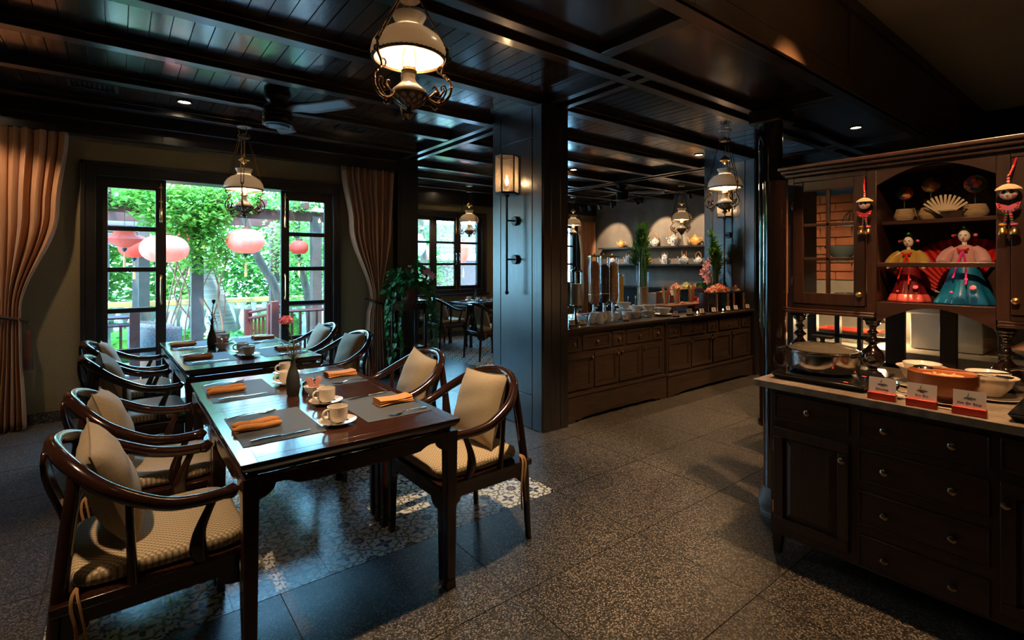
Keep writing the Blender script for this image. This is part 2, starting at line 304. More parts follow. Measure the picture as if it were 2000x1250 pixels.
# ------------------------------------------------------------------ mesh helpers
class MB:
    def __init__(s, m=None): s.V = []; s.F = []; s.m = m
    def add(s, vs, fs):
        k = len(s.V)
        if s.m is not None: vs = [tuple(s.m @ Vector(v)) for v in vs]
        s.V += [tuple(v) for v in vs]; s.F += [tuple(i+k for i in f) for f in fs]; return s
    def box(s, x0, x1, y0, y1, z0, z1):
        return s.add([(x, y, z) for z in (z0, z1) for y in (y0, y1) for x in (x0, x1)],
                     [(0, 2, 3, 1), (4, 5, 7, 6), (0, 1, 5, 4), (2, 6, 7, 3), (0, 4, 6, 2), (1, 3, 7, 5)])
    def frustum(s, x0, x1, y0, y1, z0, X0, X1, Y0, Y1, z1):
        return s.add([(x0, y0, z0), (x1, y0, z0), (x1, y1, z0), (x0, y1, z0), (X0, Y0, z1), (X1, Y0, z1), (X1, Y1, z1), (X0, Y1, z1)],
                     [(3, 2, 1, 0), (4, 5, 6, 7), (0, 1, 5, 4), (1, 2, 6, 5), (2, 3, 7, 6), (3, 0, 4, 7)])
    def tube(s, pts, r, n=8, cap=True, flat=None, up=None):
        pts = [Vector(p) for p in pts]; L = len(pts)
        rs = r if isinstance(r, (list, tuple)) else [r]*L
        vs = []; nrm = None
        for i, p in enumerate(pts):
            d = (pts[min(i+1, L-1)]-pts[max(i-1, 0)])
            d = d.normalized() if d.length > 1e-9 else Vector((0, 0, 1))
            if up is not None: nrm = Vector(up) - d*Vector(up).dot(d)
            elif nrm is None: nrm = d.orthogonal()
            else: nrm = nrm - d*nrm.dot(d)
            nrm = nrm.normalized() if nrm.length > 1e-6 else d.orthogonal().normalized(); bn = d.cross(nrm)
            for j in range(n):
                a = 2*PI*j/n; q = nrm*math.cos(a)*rs[i]*(flat or 1) + bn*math.sin(a)*rs[i]
                vs.append(tuple(p+q))
        fs = [(i*n+j, i*n+(j+1) % n, (i+1)*n+(j+1) % n, (i+1)*n+j) for i in range(L-1) for j in range(n)]
        if cap: fs += [tuple(range(n))[::-1], tuple((L-1)*n+j for j in range(n))]
        return s.add(vs, fs)
    def cyl(s, p0, p1, r0, r1=None, n=12): return s.tube([p0, p1], [r0, r0 if r1 is None else r1], n)
    def lathe(s, prof, c=(0, 0, 0), n=24, sx=1., sy=1., wob=None, cap=True):
        vs = []; L = len(prof)
        for i, (r, z) in enumerate(prof):
            for j in range(n):
                a = 2*PI*j/n; k = r*(1 if wob is None else wob(a, z)); vs.append((c[0]+k*math.cos(a)*sx, c[1]+k*math.sin(a)*sy, c[2]+z))
        fs = [(i*n+j, i*n+(j+1) % n, (i+1)*n+(j+1) % n, (i+1)*n+j) for i in range(L-1) for j in range(n)]
        if cap and prof[0][0] > 1e-5: fs.append(tuple(range(n))[::-1])
        if cap and prof[-1][0] > 1e-5: fs.append(tuple((L-1)*n+j for j in range(n)))
        return s.add(vs, fs)
    def ball(s, c, r, sx=1, sy=1, sz=1, n=12, k=8):
        return s.lathe([(max(1e-6, r*math.sin(PI*i/k)), -r*math.cos(PI*i/k)*sz) for i in range(k+1)], c, n, sx, sy)
    def ext(s, poly, ax, a, b):      # polygon in the plane across axis ax, from a to b
        n = len(poly); f = {'x': lambda p, t: (t, p[0], p[1]), 'y': lambda p, t: (p[0], t, p[1]), 'z': lambda p, t: (p[0], p[1], t)}[ax]
        return s.add([f(p, a) for p in poly]+[f(p, b) for p in poly], [tuple(range(n))[::-1], tuple(range(n, 2*n))]+[(i, (i+1) % n, n+(i+1) % n, n+i) for i in range(n)])
    def surf(s, fn, nu, nv, closed=False):
        vs = [fn(i/nu, j/nv) for i in range(nu+1) for j in range(nv+1)]
        return s.add(vs, [(i*(nv+1)+j, (i+1)*(nv+1)+j, (i+1)*(nv+1)+j+1, i*(nv+1)+j+1) for i in range(nu) for j in range(nv)])
    def frame(s, ax, a0, a1, u0, u1, v0, v1, w):   # rectangular frame lying across axis ax
        for (p, q, r_, t) in ((u0, u1, v0, v0+w), (u0, u1, v1-w, v1), (u0, u0+w, v0+w, v1-w), (u1-w, u1, v0+w, v1-w)):
            if ax == 'x': s.box(a0, a1, p, q, r_, t)
            elif ax == 'y': s.box(p, q, a0, a1, r_, t)
            else: s.box(p, q, r_, t, a0, a1)
        return s
    def mesh(s, name, m=None, smooth=True, ang=38):
        me = bpy.data.meshes.new(name); me.from_pydata(s.V, [], s.F); me.validate()
        import bmesh
        b = bmesh.new(); b.from_mesh(me); bmesh.ops.recalc_face_normals(b, faces=b.faces); b.to_mesh(me); b.free()
        if smooth:
            me.polygons.foreach_set('use_smooth', [True]*len(me.polygons)); me.set_sharp_from_angle(angle=R(ang))
        if m: me.materials.append(MATS[m])
        return me
    def build(s, name, m, parent=None, bevel=0, smooth=True, solid=0, sub=0, label=None, ang=38):
        o = bpy.data.objects.new(name, s.mesh(name, m, smooth, ang)); COL.objects.link(o)
        if parent: o.parent = parent
        if label: o['label'] = label
        if solid: q = o.modifiers.new('solid', 'SOLIDIFY'); q.thickness = solid; q.offset = 0
        if sub: q = o.modifiers.new('sub', 'SUBSURF'); q.levels = sub; q.render_levels = sub
        if bevel: q = o.modifiers.new('bevel', 'BEVEL'); q.width = bevel; q.segments = 2; q.limit_method = 'ANGLE'; q.angle_limit = R(40)
        return o
def tag(o, label, cat, group=None, kind=None):
    o['label'] = label; o['category'] = cat
    if group: o['group'] = group
    if kind: o['kind'] = kind
    return o
def struct(o): o['kind'] = 'structure'; return o
def thing(name, label, cat, loc=(0, 0, 0), rz=0, group=None, rot=None):
    o = bpy.data.objects.new(name, None); o.empty_display_size = .05; COL.objects.link(o); o.location = loc; o.rotation_euler = rot or (0, 0, rz)
    return tag(o, label, cat, group)
def dup(root, loc, rz=None, label=None, group=None, scale=None):
    def cp(o, par):
        c = o.copy(); COL.objects.link(c); c.parent = par
        for ch in list(o.children): cp(ch, c)
        return c
    r = cp(root, None); r.location = loc
    if rz is not None: r.rotation_euler = (0, 0, rz)
    if label: r['label'] = label
    if group: r['group'] = group
    if scale: r.scale = (scale,)*3
    return r
def inst(name, me, parent, loc, rot=(0, 0, 0), scale=(1, 1, 1)):
    o = bpy.data.objects.new(name, me); COL.objects.link(o); o.parent = parent; o.location = loc; o.rotation_euler = rot; o.scale = scale; return o

# ------------------------------------------------------------------ floor
floor = struct(MB().box(-2.4, 2.95, -2.7, 6.36, -.2, -.006).box(2.95, 9.8, -2.7, 8.84, -.2, -.006).build('floor', 'terrazzo'))
TX0, TY0, TS = -.226, 2.345, .2; TX1, TY1 = TX0+12*TS, TY0+18*TS
F2 = (3.95, 6.15, 5.75, 8.55)
XJ = [2.174+.81*k for k in range(-6, 10)]; YJ = [2.345+.6375*k for k in range(-8, 11)]
slabs = {}
rest = MB()
def slab(x0, x1, y0, y1):
    g = .0022
    if x0 < 2.95 and y1 > 6.3: y1 = 6.3
    if x1-x0 < .02 or y1-y0 < .02: return
    near = (-1.3 < x0 < 6.6 and .3 < y0 < 6.0)
    key = (round(x1-x0, 3), round(y1-y0, 3))
    if not near: rest.box(x0+g, x1-g, y0+g, y1-g, -.006, 0); return
    if key not in slabs: slabs[key] = MB().box(0, key[0]-2*g, 0, key[1]-2*g, -.006, 0).mesh('terrazzo_slab', 'terrazzo')
    inst('terrazzo_slab', slabs[key], floor, (x0+g, y0+g, 0))
for i in range(len(XJ)-1):
    for j in range(len(YJ)-1):
        x0, x1, y0, y1 = XJ[i], XJ[i+1], YJ[j], YJ[j+1]
        hit = False
        for (a, b_, c, d) in ((TX0, TX1, TY0, TY1), (F2[0], F2[1], F2[2], F2[3])):
            if x0 < b_-.01 and x1 > a+.01 and y0 < d-.01 and y1 > c+.01:
                hit = True
                slab(x0, min(x1, a), y0, y1); slab(max(x0, b_), x1, y0, y1)
                slab(max(x0, a), min(x1, b_), y0, min(y1, c)); slab(max(x0, a), min(x1, b_), max(y0, d), y1)
        if not hit: slab(x0, x1, y0, y1)
q = rest.build('terrazzo_slabs', 'terrazzo', floor); q['kind'] = 'stuff'
tme = MB().box(.0008, TS-.0008, .0008, TS-.0008, -.006, .0004).mesh('tile', 'tilepattern')
for i in range(12):
    for j in range(18): inst('tile', tme, floor, (TX0+i*TS, TY0+j*TS, 0))
ft = MB(); i = 0
for i in range(11):
    for j in range(14): ft.box(i*TS+.001, (i+1)*TS-.001, j*TS+.001, (j+1)*TS-.001, -.006, 0)
q = ft.build('tiles', 'tilepattern', floor); q.location = (F2[0], F2[2], 0); q['kind'] = 'stuff'

# ------------------------------------------------------------------ walls
YW = 6.165; YF = 8.65; XT = 9.3
D0, D1, DH = -.267, 2.122, 2.385
mb = MB(); mb.box(-2.4, D0+.06, YW, YW+.2, 0, 2.95); mb.box(D1-.06, 2.83, YW, YW+.2, 0, 2.95); mb.box(D0+.06, D1-.06, YW, YW+.2, DH-.06, 2.95)
struct(mb.build('wall_garden', 'wall'))
mb = MB(); mb.box(-2.4, D0, YW-.014, YW, 0, .10); mb.box(D1, 2.83, YW-.014, YW, 0, .10); struct(mb.build('baseboard_garden', 'terrazzo'))
mb = MB(); mb.box(2.83, 3.12, 6.02, 6.40, 0, 2.95); mb.box(2.86, 3.09, 6.012, 6.02, .25, 2.6); struct(mb.build('pillar', 'frame', bevel=.004))
struct(MB().box(2.95, 3.10, 6.40, YF+.2, 0, 2.95).build('wall_side', 'wall'))
W0, W1, WZ0, WZ1 = 3.66, 5.99, .86, 2.42
V0, V1 = 7.55, 8.75
mb = MB(); mb.box(3.10, W0, YF, YF+.2, 0, 2.95); mb.box(W1, V0, YF, YF+.2, 0, 2.95); mb.box(W0, W1, YF, YF+.2, 0, WZ0); mb.box(W0, W1, YF, YF+.2, WZ1, 2.95)
mb.box(V1, 9.5, YF, YF+.2, 0, 2.95); mb.box(V0, V1, YF, YF+.2, 0, WZ0); mb.box(V0, V1, YF, YF+.2, WZ1, 2.95)
struct(mb.build('wall_far', 'wall'))
struct(MB().box(3.10, 9.3, YF-.014, YF, 0, .10).build('baseboard_far', 'terrazzo'))
struct(MB().box(XT, XT+.5, 3.95, YF+.2, 0, 2.95).build('wall_teapots', 'plaster'))
struct(MB().box(XT+.3, XT+.5, -2.7, 3.95, 0, 3.7).build('wall_corridor', 'frame'))
struct(MB().box(-2.5, -2.3, -2.7, YW+.2, 0, 3.7).build('wall_left', 'wall'))
struct(MB().box(-2.3, 9.6, -2.8, -2.6, 0, 3.7).build('wall_back', 'wall'))
# panelled pillars
def pillar(x0, x1, y0, y1):
    o = struct(MB().box(x0, x1, y0, y1, 0, 2.95).build('pillar', 'pillar', bevel=.004))
    yy = (y0, y0+.13, y1-.13, y1)
    for a, b in ((y0+.004, y0+.125), (y0+.131, y1-.131), (y1-.125, y1-.004)):
        MB().box(x0-.010, x0, a, b, .30 if a > y0+.1 and b < y1-.1 else .004, 2.52 if a > y0+.1 and b < y1-.1 else 2.78).build('panel', 'pillar', o, bevel=.003)
    MB().box(x0-.010, x0, y0+.131, y1-.131, .004, .294).build('panel', 'pillar', o, bevel=.003)
    MB().box(x0-.010, x0, y0+.131, y1-.131, 2.526, 2.78).build('panel', 'pillar', o, bevel=.003)
    for a, b in ((x0+.003, x0+.09), (x0+.094, x1-.094), (x1-.09, x1-.003)):
        MB().box(a, b, y0-.008, y0, .004, 2.78).build('panel', 'pillar', o, bevel=.003)
    return o
pillar(2.829, 3.12, 3.208, 3.92); pillar(6.46, 6.76, 3.208, 3.92)

# ------------------------------------------------------------------ ceiling
ZB, ZC = 2.79, 2.872
ceil = struct(MB().box(-2.4, 2.95, 1.52, 6.37, ZC+.012, 3.15).box(2.95, 9.8, 1.52, 8.85, ZC+.012, 3.15).build('ceiling', 'frame'))
struct(MB().box(-2.5, 9.9, -2.8, 1.60, 3.56, 3.75).build('ceiling_raised', 'creamceil'))
struct(MB().box(-2.5, 9.9, 1.53, 1.58, 3.14, 3.565).build('wall_soffit_core', 'soffit'))
# soffit face: two bands and upright panels with dark joints
sof = struct(MB().box(-2.4, 9.6, 1.516, 1.53, 2.80, 3.56).build('wall_soffit', 'soffit_line'))
px = [-2.4, .80, 4.53, 8.24, 9.6]
for i in range(len(px)-1):
    MB().box(px[i]+.026, px[i+1]-.026, 1.508, 1.518, 2.92, 3.41).build('soffit_panel', 'soffit', sof, bevel=.002)
for i in range(5):
    a = -2.4+i*2.4; MB().box(a+.002, a+2.398, 1.508, 1.518, 2.80, 2.918).build('soffit_panel', 'soffit', sof, bevel=.002)
    MB().box(a+.002, a+2.398, 1.508, 1.518, 3.455, 3.56).build('soffit_panel', 'soffit', sof, bevel=.002)
def beam(x0, x1, y0, y1, z0=ZB, lip=True):
    mb = MB().box(x0, x1, y0, y1, z0, ZC+.012)
    if lip:
        if x1-x0 > y1-y0: mb.box(x0, x1, y0-.014, y1+.014, z0+.045, ZC+.012)
        else: mb.box(x0-.014, x1+.014, y0, y1, z0+.045, ZC+.012)
    return mb.build('beam', 'beam', ceil, bevel=.003)
BY = [3.24, 4.02, 4.80, 5.58]
for y in BY: beam(-2.3, 2.866, y, y+.10)
for y in BY+[6.36, 7.14, 7.92]:
    beam(3.114, 6.49, y, y+.10); beam(6.754, 9.29, y, y+.10)
# double girders along the pillar lines and above the round column
for gx in (2.88, 6.50):
    for a in (0, .16): beam(gx+a, gx+a+.07, 2.505, 8.64 if gx > 3 or a else 6.36, lip=False)
    MB().box(gx+.07, gx+.16, 2.31, 8.64 if gx > 3 else 6.36, ZB+.05, ZC+.012).build('beam', 'beam', ceil)
    for a in (0, .16): MB().box(gx+a, gx+a+.07, 2.312, 2.42, ZB+.001, ZB+.06).build('beam', 'beam', ceil, bevel=.003)
for y in (2.23, 2.42): beam(-2.3, 9.59, y, y+.08, lip=False)
MB().box(-2.3, 9.59, 2.31, 2.42, ZB+.055, ZC+.012).build('beam', 'beam', ceil)
beam(-2.3, 9.59, 1.54, 1.63, lip=False)
CX = [.33, 2.46, 4.58, 6.72, 8.86]
for x in CX: beam(x, x+.10, 1.632, 2.228, lip=False)
for i, x in enumerate([-1.8]+CX[:-1]):
    MB().box(x+.10, CX[i], 1.63, 2.23, ZC-.02, ZC+.012).build('panel', 'panel', ceil)
MB().box(8.96, 9.59, 1.63, 2.23, ZC-.02, ZC+.012).build('panel', 'panel', ceil)
# boards between the beams, laid across them
bays = [(2.50, 3.24), (3.34, 4.02), (4.12, 4.80), (4.90, 5.58), (5.68, 6.05)]
PW = .105; pm = {}
def plankmesh(l):
    k = round(l, 3)
    if k not in pm: pm[k] = MB().box(.003, PW-.003, 0, k, -.008, .006).mesh('plank', 'plank')
    return pm[k]
cnt = 0; rest = MB()
for (a, b) in bays:
    for i in range(38):
        x = 2.88-(i+1)*PW
        inst('plank', plankmesh(b-a), ceil, (x, a, ZC+random.uniform(-.0008, .0008)), (random.uniform(-.0015, .0015), random.uniform(-.004, .004), 0)); cnt += 1
    x = 2.88-39*PW
    while x > -2.3: rest.box(x+.003, x+PW-.003, a, b, ZC-.008, ZC+.006); x -= PW
rb = [(2.50, 3.24), (3.34, 4.02), (4.12, 4.80), (4.90, 5.58), (5.68, 6.36), (6.46, 7.14), (7.24, 7.92), (8.02, 8.64)]
for bi, (a, b) in enumerate(rb):
    x = 3.11
    while x < 9.28:
        if not (6.49-PW < x < 6.74):
            if bi < 3 and x < 6.5 and cnt < 290:
                inst('plank', plankmesh(b-a), ceil, (x, a, ZC+random.uniform(-.0008, .0008)), (random.uniform(-.0015, .0015), random.uniform(-.004, .004), 0)); cnt += 1
            else: rest.box(x+.003, x+PW-.003, a, b, ZC-.008, ZC+.006)
        x += PW
q = rest.build('planks', 'plank', ceil); q['kind'] = 'stuff'
# cornice over the garden wall and over the far wall
mb = MB(); mb.box(-2.3, 2.83, 6.05, YW+.01, 2.612, 2.96); mb.box(-2.3, 2.83, 5.99, 6.05, 2.74, 2.96); struct(mb.build('trim_1', 'beam', bevel=.004))
mb = MB(); mb.box(3.10, 9.3, YF-.10, YF+.01, 2.612, 2.96); struct(mb.build('trim_2', 'beam', bevel=.004))
# ------------------------------------------------------------------ garden door
door = bpy.data.objects.new('door_1', None); COL.objects.link(door); struct(door)
mb = MB(); y0 = YW-.035
mb.box(D0, D0+.10, y0, YW+.21, 0, DH); mb.box(D1-.075, D1, y0, YW+.21, 0, DH); mb.box(D0+.10, D1-.075, y0, YW+.21, DH-.115, DH)
mb.box(D0-.012, D0+.02, y0-.012, y0, 0, DH+.012); mb.box(D1-.02, D1+.012, y0-.012, y0, 0, DH+.012); mb.box(D0-.012, D1+.012, y0-.012, y0, DH-.02, DH+.012)
mb.build('door_frame', 'frame', door, bevel=.004)
MB().box(D0, D1, YW-.02, YW+.22, -.005, .012).build('threshold', 'frame', door)
def leaf(x0, x1, zb, bolt_x):
    yl0, yl1 = YW+.02, YW+.065
    g0, g1 = x0+.088, x1-.088
    mb = MB(); zt = 2.268
    mb.box(x0, g0, yl0, yl1, .012, zt); mb.box(g1, x1, yl0, yl1, .012, zt); mb.box(g0, g1, yl0, yl1, 2.165, zt); mb.box(g0, g1, yl0, yl1, .012, .19)
    lf = mb.build('door_leaf', 'frame', door, bevel=.004)
    zs = [.19, .575-.024, .575+.024]
    edges = [.575+.4*k for k in range(0, 4)]
    for z in edges: MB().box(g0, g1, yl0+.004, yl1-.004, z-.024, z+.024).build('glazing_bar', 'frame', lf, bevel=.006)
    lows = [.19]+[z+.024 for z in edges]; highs = [edges[0]-.024]+[z-.024 for z in edges[1:]]+[2.165]
    for a, b in zip(lows, highs): MB().box(g0, g1, yl0+.018, yl0+.023, a, b).build('pane', 'glass', lf)
    b = MB(); yb = yl0-.012
    b.cyl((bolt_x, yb, 1.98), (bolt_x, yb, 2.24), .005); b.box(bolt_x-.014, bolt_x+.014, yb+.004, yl0, 1.86, 1.99); b.tube([(bolt_x, yb, 1.85), (bolt_x, yb-.008, 1.90), (bolt_x, yb-.008, 1.96), (bolt_x, yb, 1.985)], [.006, .011, .011, .006]); b.box(bolt_x-.016, bolt_x+.016, yb-.006, yl0, 2.19, 2.205); b.ball((bolt_x, yb-.012, 1.855), .012)
    b.box(bolt_x-.014, bolt_x+.014, yb-.004, yl0, 2.05, 2.065)
    b.build('bolt', 'brass', lf)
    b = MB(); b.tube([(bolt_x, yl0-.002, 1.04), (bolt_x, yl0-.03, 1.07), (bolt_x, yl0-.034, 1.17), (bolt_x, yl0-.03, 1.27), (bolt_x, yl0-.002, 1.30)], [.012, .007, .009, .007, .012]); b.ball((bolt_x, yl0-.006, 1.03), .011); b.ball((bolt_x, yl0-.006, 1.31), .011)
    b.build('handle', 'brass', lf)
leaf(-.168, .382, .6, .338); leaf(1.469, 2.045, .6, 1.512)
# ------------------------------------------------------------------ far windows
def window(name, x0, x1, n, bolts=True):
    wnd = bpy.data.objects.new(name, None); COL.objects.link(wnd); struct(wnd)
    mb = MB().frame('y', YF-.03, YF+.21, x0-.005, x1+.005, WZ0-.005, WZ1+.005, .07); mb.frame('y', YF-.04, YF-.03, x0-.05, x1+.05, WZ0-.05, WZ1+.05, .06)
    mb.build('window_frame', 'frame', wnd, bevel=.004)
    MB().box(x0-.08, x1+.08, YF-.09, YF-.03, WZ0-.06, WZ0-.02).build('window_sill', 'frame', wnd, bevel=.004)
    a, b = x0+.065, x1-.065; p = (b-a)/n
    for i in range(n):
        u0, u1 = a+i*p, a+(i+1)*p; z0, z1 = WZ0+.065, WZ1-.065
        lf = MB().frame('y', YF+.03, YF+.07, u0, u1, z0, z1, .075).build('casement', 'frame', wnd, bevel=.004)
        hs = (z1-z0-.15)/3
        for k in (1, 2): MB().box(u0+.075, u1-.075, YF+.034, YF+.066, z0+.075+hs*k-.022, z0+.075+hs*k+.022).build('glazing_bar', 'frame', lf, bevel=.004)
        for k in range(3): MB().box(u0+.075, u1-.075, YF+.048, YF+.053, z0+.075+hs*k+(.022 if k else 0), z0+.075+hs*(k+1)-(.022 if k < 2 else 0)).build('pane', 'glass', lf)
        if bolts:
            bx = u0+.04 if i % 2 else u1-.04
            c = MB(); c.box(bx-.012, bx+.012, YF+.012, YF+.03, z1-.32, z1-.05); c.cyl((bx, YF+.01, z1-.3), (bx, YF+.01, z1), .008); c.ball((bx, YF+.005, z1-.28), .018); c.box(bx-.011, bx+.011, YF+.014, YF+.03, z0, z0+.18); c.build('bolt', 'brass', lf)
            c = MB(); c.tube([(bx, YF+.03, 1.42), (bx, YF, 1.45), (bx, YF, 1.62), (bx, YF+.03, 1.65)], .008); c.build('handle', 'silver', lf)
window('window_2', W0, W1, 4); window('window_3', V0, V1, 2, False)
# ------------------------------------------------------------------ curtains
def curtain(label, prof, y, nf, amp=.035, tie=None, phase=0., tassel=None, tie_dx=0):
    # prof: list of (z, xl, xr, depth)
    t = thing('curtain', label, 'curtain', (0, 0, 0), group='tied back curtains')
    zs = [p[0] for p in prof]
    def interp(z):
        for i in range(len(prof)-1):
            a, b = prof[i], prof[i+1]
            if b[0] <= z <= a[0]:
                k = (a[0]-z)/(a[0]-b[0]); k2 = k*k*(3-2*k); return [a[j]+(b[j]-a[j])*k2 for j in range(1, 4)]
        return prof[-1][1:]
    def fn(u, v):
        z = zs[0]+(zs[-1]-zs[0])*v; xl, xr, dp = interp(z)
        ph = u*nf*2*PI+phase; s_ = math.sin(ph+.7*math.sin(ph*.37+1)); x = xl+(xr-xl)*(u+.012*math.sin(ph*2+v*2))
        return (x, y-dp*.5+dp*(.5+.0)*s_*(.8+.2*math.sin(u*17+3)), z)
    MB().surf(fn, nf*14, 40).build('cloth', 'curtain', t, solid=.003, ang=180)
    if tie:
        zt, x0, x1 = tie
        c = MB(); pts = [(x0+(x1-x0)*(.5-.5*math.cos(a)), y-.02-.10*math.sin(a), zt+.04*(math.cos(a))) for a in [PI*k/10 for k in range(11)]]
        pts = [(p[0], p[1], p[2]+tie_dx) for p in pts]
        c.tube(pts, .016, 8, up=(0, 0, 1)); c.build('tie_rope', 'tie', t)
        if tassel:
            tx, tz = tassel
            c = MB(); c.tube([(tx, y-.05, tz), (tx+.01, y-.06, tz-.08)], .007); c.build('tassel_cord', 'tie', t)
            c = MB(); c.lathe([(.012, 0), (.022, -.02), (.018, -.045), (.02, -.07), (.024, -.16), (.028, -.24)], (tx+.01, y-.06, tz-.08), 12); c.build('tassel', 'tassel', t)
            c = MB(); c.lathe([(.028, -.24), (.032, -.34)], (tx+.01, y-.06, tz-.08), 12); c.build('tassel_fringe', 'tie', t)
    return t
curtain('long tan curtain tied back beside the bare olive wall, with hanging tassel', [(2.61, -1.10, -.355, .10), (1.9, -1.05, -.42, .11), (1.02, -.86, -.665, .12), (.75, -.88, -.66, .13), (.012, -.97, -.63, .15)], 6.10, 9, tie=(.98, -.90, -.63), tassel=(-.625, .93), tie_dx=0)
curtain('long tan curtain tied back between the garden door and the trailing plant', [(2.61, 2.115, 2.80, .10), (1.9, 2.22, 2.76, .11), (.98, 2.485, 2.61, .12), (.8, 2.44, 2.61, .13), (.012, 2.385, 2.64, .14)], 6.10, 9, tie=(.95, 2.43, 2.66), phase=1.1)
curtain('orange lit curtain by the window next to the teapot wall', [(2.45, 8.62, 9.2, .09), (1.6, 8.72, 9.2, .10), (.02, 8.75, 9.2, .10)], 8.55, 6, phase=.5)
# ------------------------------------------------------------------ chairs
def catmull(P, n=6):
    P = [Vector(p) for p in P]; out = []
    for i in range(len(P)-1):
        a, b, c, d = P[max(i-1, 0)], P[i], P[i+1], P[min(i+2, len(P)-1)]
        for k in range(n):
            t = k/n; out.append(.5*((2*b)+(c-a)*t+(2*a-5*b+4*c-d)*t*t+(3*b-a-3*c+d)*t**3))
    return out+[P[-1]]
def make_chair(label, group):
    t = thing('horseshoe_armchair', label, 'chair', group=group)
    half = [(.185, .275, .640), (.10, .285, .642), (.0, .290, .665), (-.13, .262, .735), (-.225, .165, .808), (-.268, 0, .836)]
    pth = half+[(p[0], -p[1], p[2]) for p in half[::-1][1:]]
    pts = catmull(pth, 6); n = len(pts)
    MB().tube(pts, [.0205+.004*math.sin(PI*i/(n-1)) for i in range(n)], 12).build('arm_rail', 'chairwood', t, ang=60)
    for s_ in (-1, 1):
        mb = MB(); mb.tube([(.185, s_*.275, .640), (.212, s_*.277, .642), (.222, s_*.277, .634)], [.021, .026, .019], 12); mb.build('arm_end', 'chairwood', t, ang=60)
        mb = MB(); mb.tube(catmull([(-.270, s_*.238, 0), (-.255, s_*.236, .25), (-.240, s_*.232, .45), (-.205, s_*.203, .775)], 4), [.015+.006*min(1, i/6) for i in range(13)], 10); mb.build('leg', 'chairwood', t, ang=60)
        mb = MB(); mb.frustum(.246, .276, s_*.262-.015, s_*.262+.015, 0, .236, .280, s_*.258-.022, s_*.258+.022, .42); mb.build('leg', 'chairwood', t, bevel=.004)
        mb = MB(); mb.tube(catmull([(.125, s_*.262, .42), (.110, s_*.268, .47), (.117, s_*.272, .54), (.155, s_*.277, .632)], 4), [.021, .022, .024, .026, .027, .026, .024, .021, .018, .016, .014, .013, .013], 10, flat=.55, up=(0, 1, 0)); mb.build('arm_support', 'chairwood', t, ang=60)
        mb = MB(); mb.tube([(-.065, s_*.262, .42), (-.07, s_*.272, .55), (-.075, s_*.280, .695)], [.016, .013, .011], 10); mb.build('spindle', 'chairwood', t, ang=60)
    def splat(u, v):
        z = .40+.43*v; wd = .075+.018*math.cos(v*PI*2); return (-.250-.012*v+.026*math.sin(v*PI*1.6+.2), (u-.5)*2*wd, z)
    MB().surf(splat, 4, 12).build('back_splat', 'chairwood', t, solid=.014)
    mb = MB(); mb.frustum(-.262, .282, -.275, .275, .395, -.262, .284, -.277, .277, .425)
    mb.build('seat_frame', 'chairwood', t, bevel=.004)
    def apron(L, d=.045, e=.085):
        p = [(-L, .397), (L, .397), (L, .397-e)]
        for k in range(1, 6): a = PI/2*k/5; p.append((L-.055*math.sin(a)-.01, .397-e+(e-d)*(1-math.cos(a))))
        q_ = [(-x, z) for x, z in p[2:]][::-1]
        return p+q_
    for s_ in (-1, 1): MB().ext(apron(.235), 'y', s_*.262-.009, s_*.262+.009).build('apron', 'chairwood', t, bevel=.002)
    MB().ext(apron(.24), 'x', .262, .276).build('apron', 'chairwood', t, bevel=.002)
    MB().ext(apron(.22), 'x', -.262, -.246).build('apron', 'chairwood', t, bevel=.002)
    # woven seat pad, rounded slab
    def pad(u, v):
        a = 2*PI*u; ce, se = math.cos(a), math.sin(a); e = .28
        cx = math.copysign(abs(ce)**e, ce); cy = math.copysign(abs(se)**e, se)
        pr = [(0, .428), (.6, .428), (.93, .4285), (1., .438), (1.015, .456), (1., .474), (.93, .484), (.6, .490), (0, .492)]
        k = v*(len(pr)-1); i = min(int(k), len(pr)-2); f = k-i; r = pr[i][0]+(pr[i+1][0]-pr[i][0])*f; z = pr[i][1]+(pr[i+1][1]-pr[i][1])*f
        return (.025+.243*r*cx, .243*r*cy*(1-.03*(cx < 0)), z)
    MB().surf(pad, 48, 16).build('seat_pad', 'wovenseat', t, ang=70)
    for s_ in (-1, 1):
        mb = MB(); y_ = s_*.245
        mb.tube(catmull([(-.200, y_, .452), (-.210, s_*.272, .445), (-.212, s_*.286, .41), (-.200, s_*.290, .33), (-.215, s_*.286, .22)], 5), .0055, 6, flat=.3)
        mb.tube(catmull([(-.200, y_, .452), (-.198, s_*.274, .440), (-.190, s_*.288, .40), (-.176, s_*.293, .30), (-.182, s_*.290, .19)], 5), .0055, 6, flat=.3)
        mb.build('tie_ribbon', 'ribbon', t)
    return t
def pillow_mesh():
    mb = MB(); N = 16; a = .188
    for side in (1, -1):
        def fn(u, v):
            x, y = (u-.5)*2, (v-.5)*2
            e = (1-abs(x)**2.6)*(1-abs(y)**2.6); th = .070*max(e, 0)**.55
            pin = 1-.07*(1-abs(y)**2)*abs(x)**3; pin2 = 1-.07*(1-abs(x)**2)*abs(y)**3
            wr = .003*math.sin(9*x+3*y)*max(e, 0)+.004*math.sin(14*y-5*x)*max(e, 0)**.5*(abs(x)**2)
            return (a*x*pin, a*y*pin2, side*(th+wr))
        mb.surf(fn, N, N)
    return mb.mesh('cover', 'linen', ang=180)
PILLOW = pillow_mesh()
def seam_mesh():
    mb = MB(); a = .188; P = []
    for s0, s1 in (((-1, -1), (1, -1)), ((1, -1), (1, 1)), ((1, 1), (-1, 1)), ((-1, 1), (-1, -1))):
        for k in range(8):
            t = k/8; x = s0[0]+(s1[0]-s0[0])*t; y = s0[1]+(s1[1]-s0[1])*t
            P.append((a*x*(1-.07*(1-y*y)*abs(x)**3), a*y*(1-.07*(1-x*x)*abs(y)**3), 0))
    mb.tube(P+[P[0]], .0028, 5); return mb.mesh('piping', 'seam')
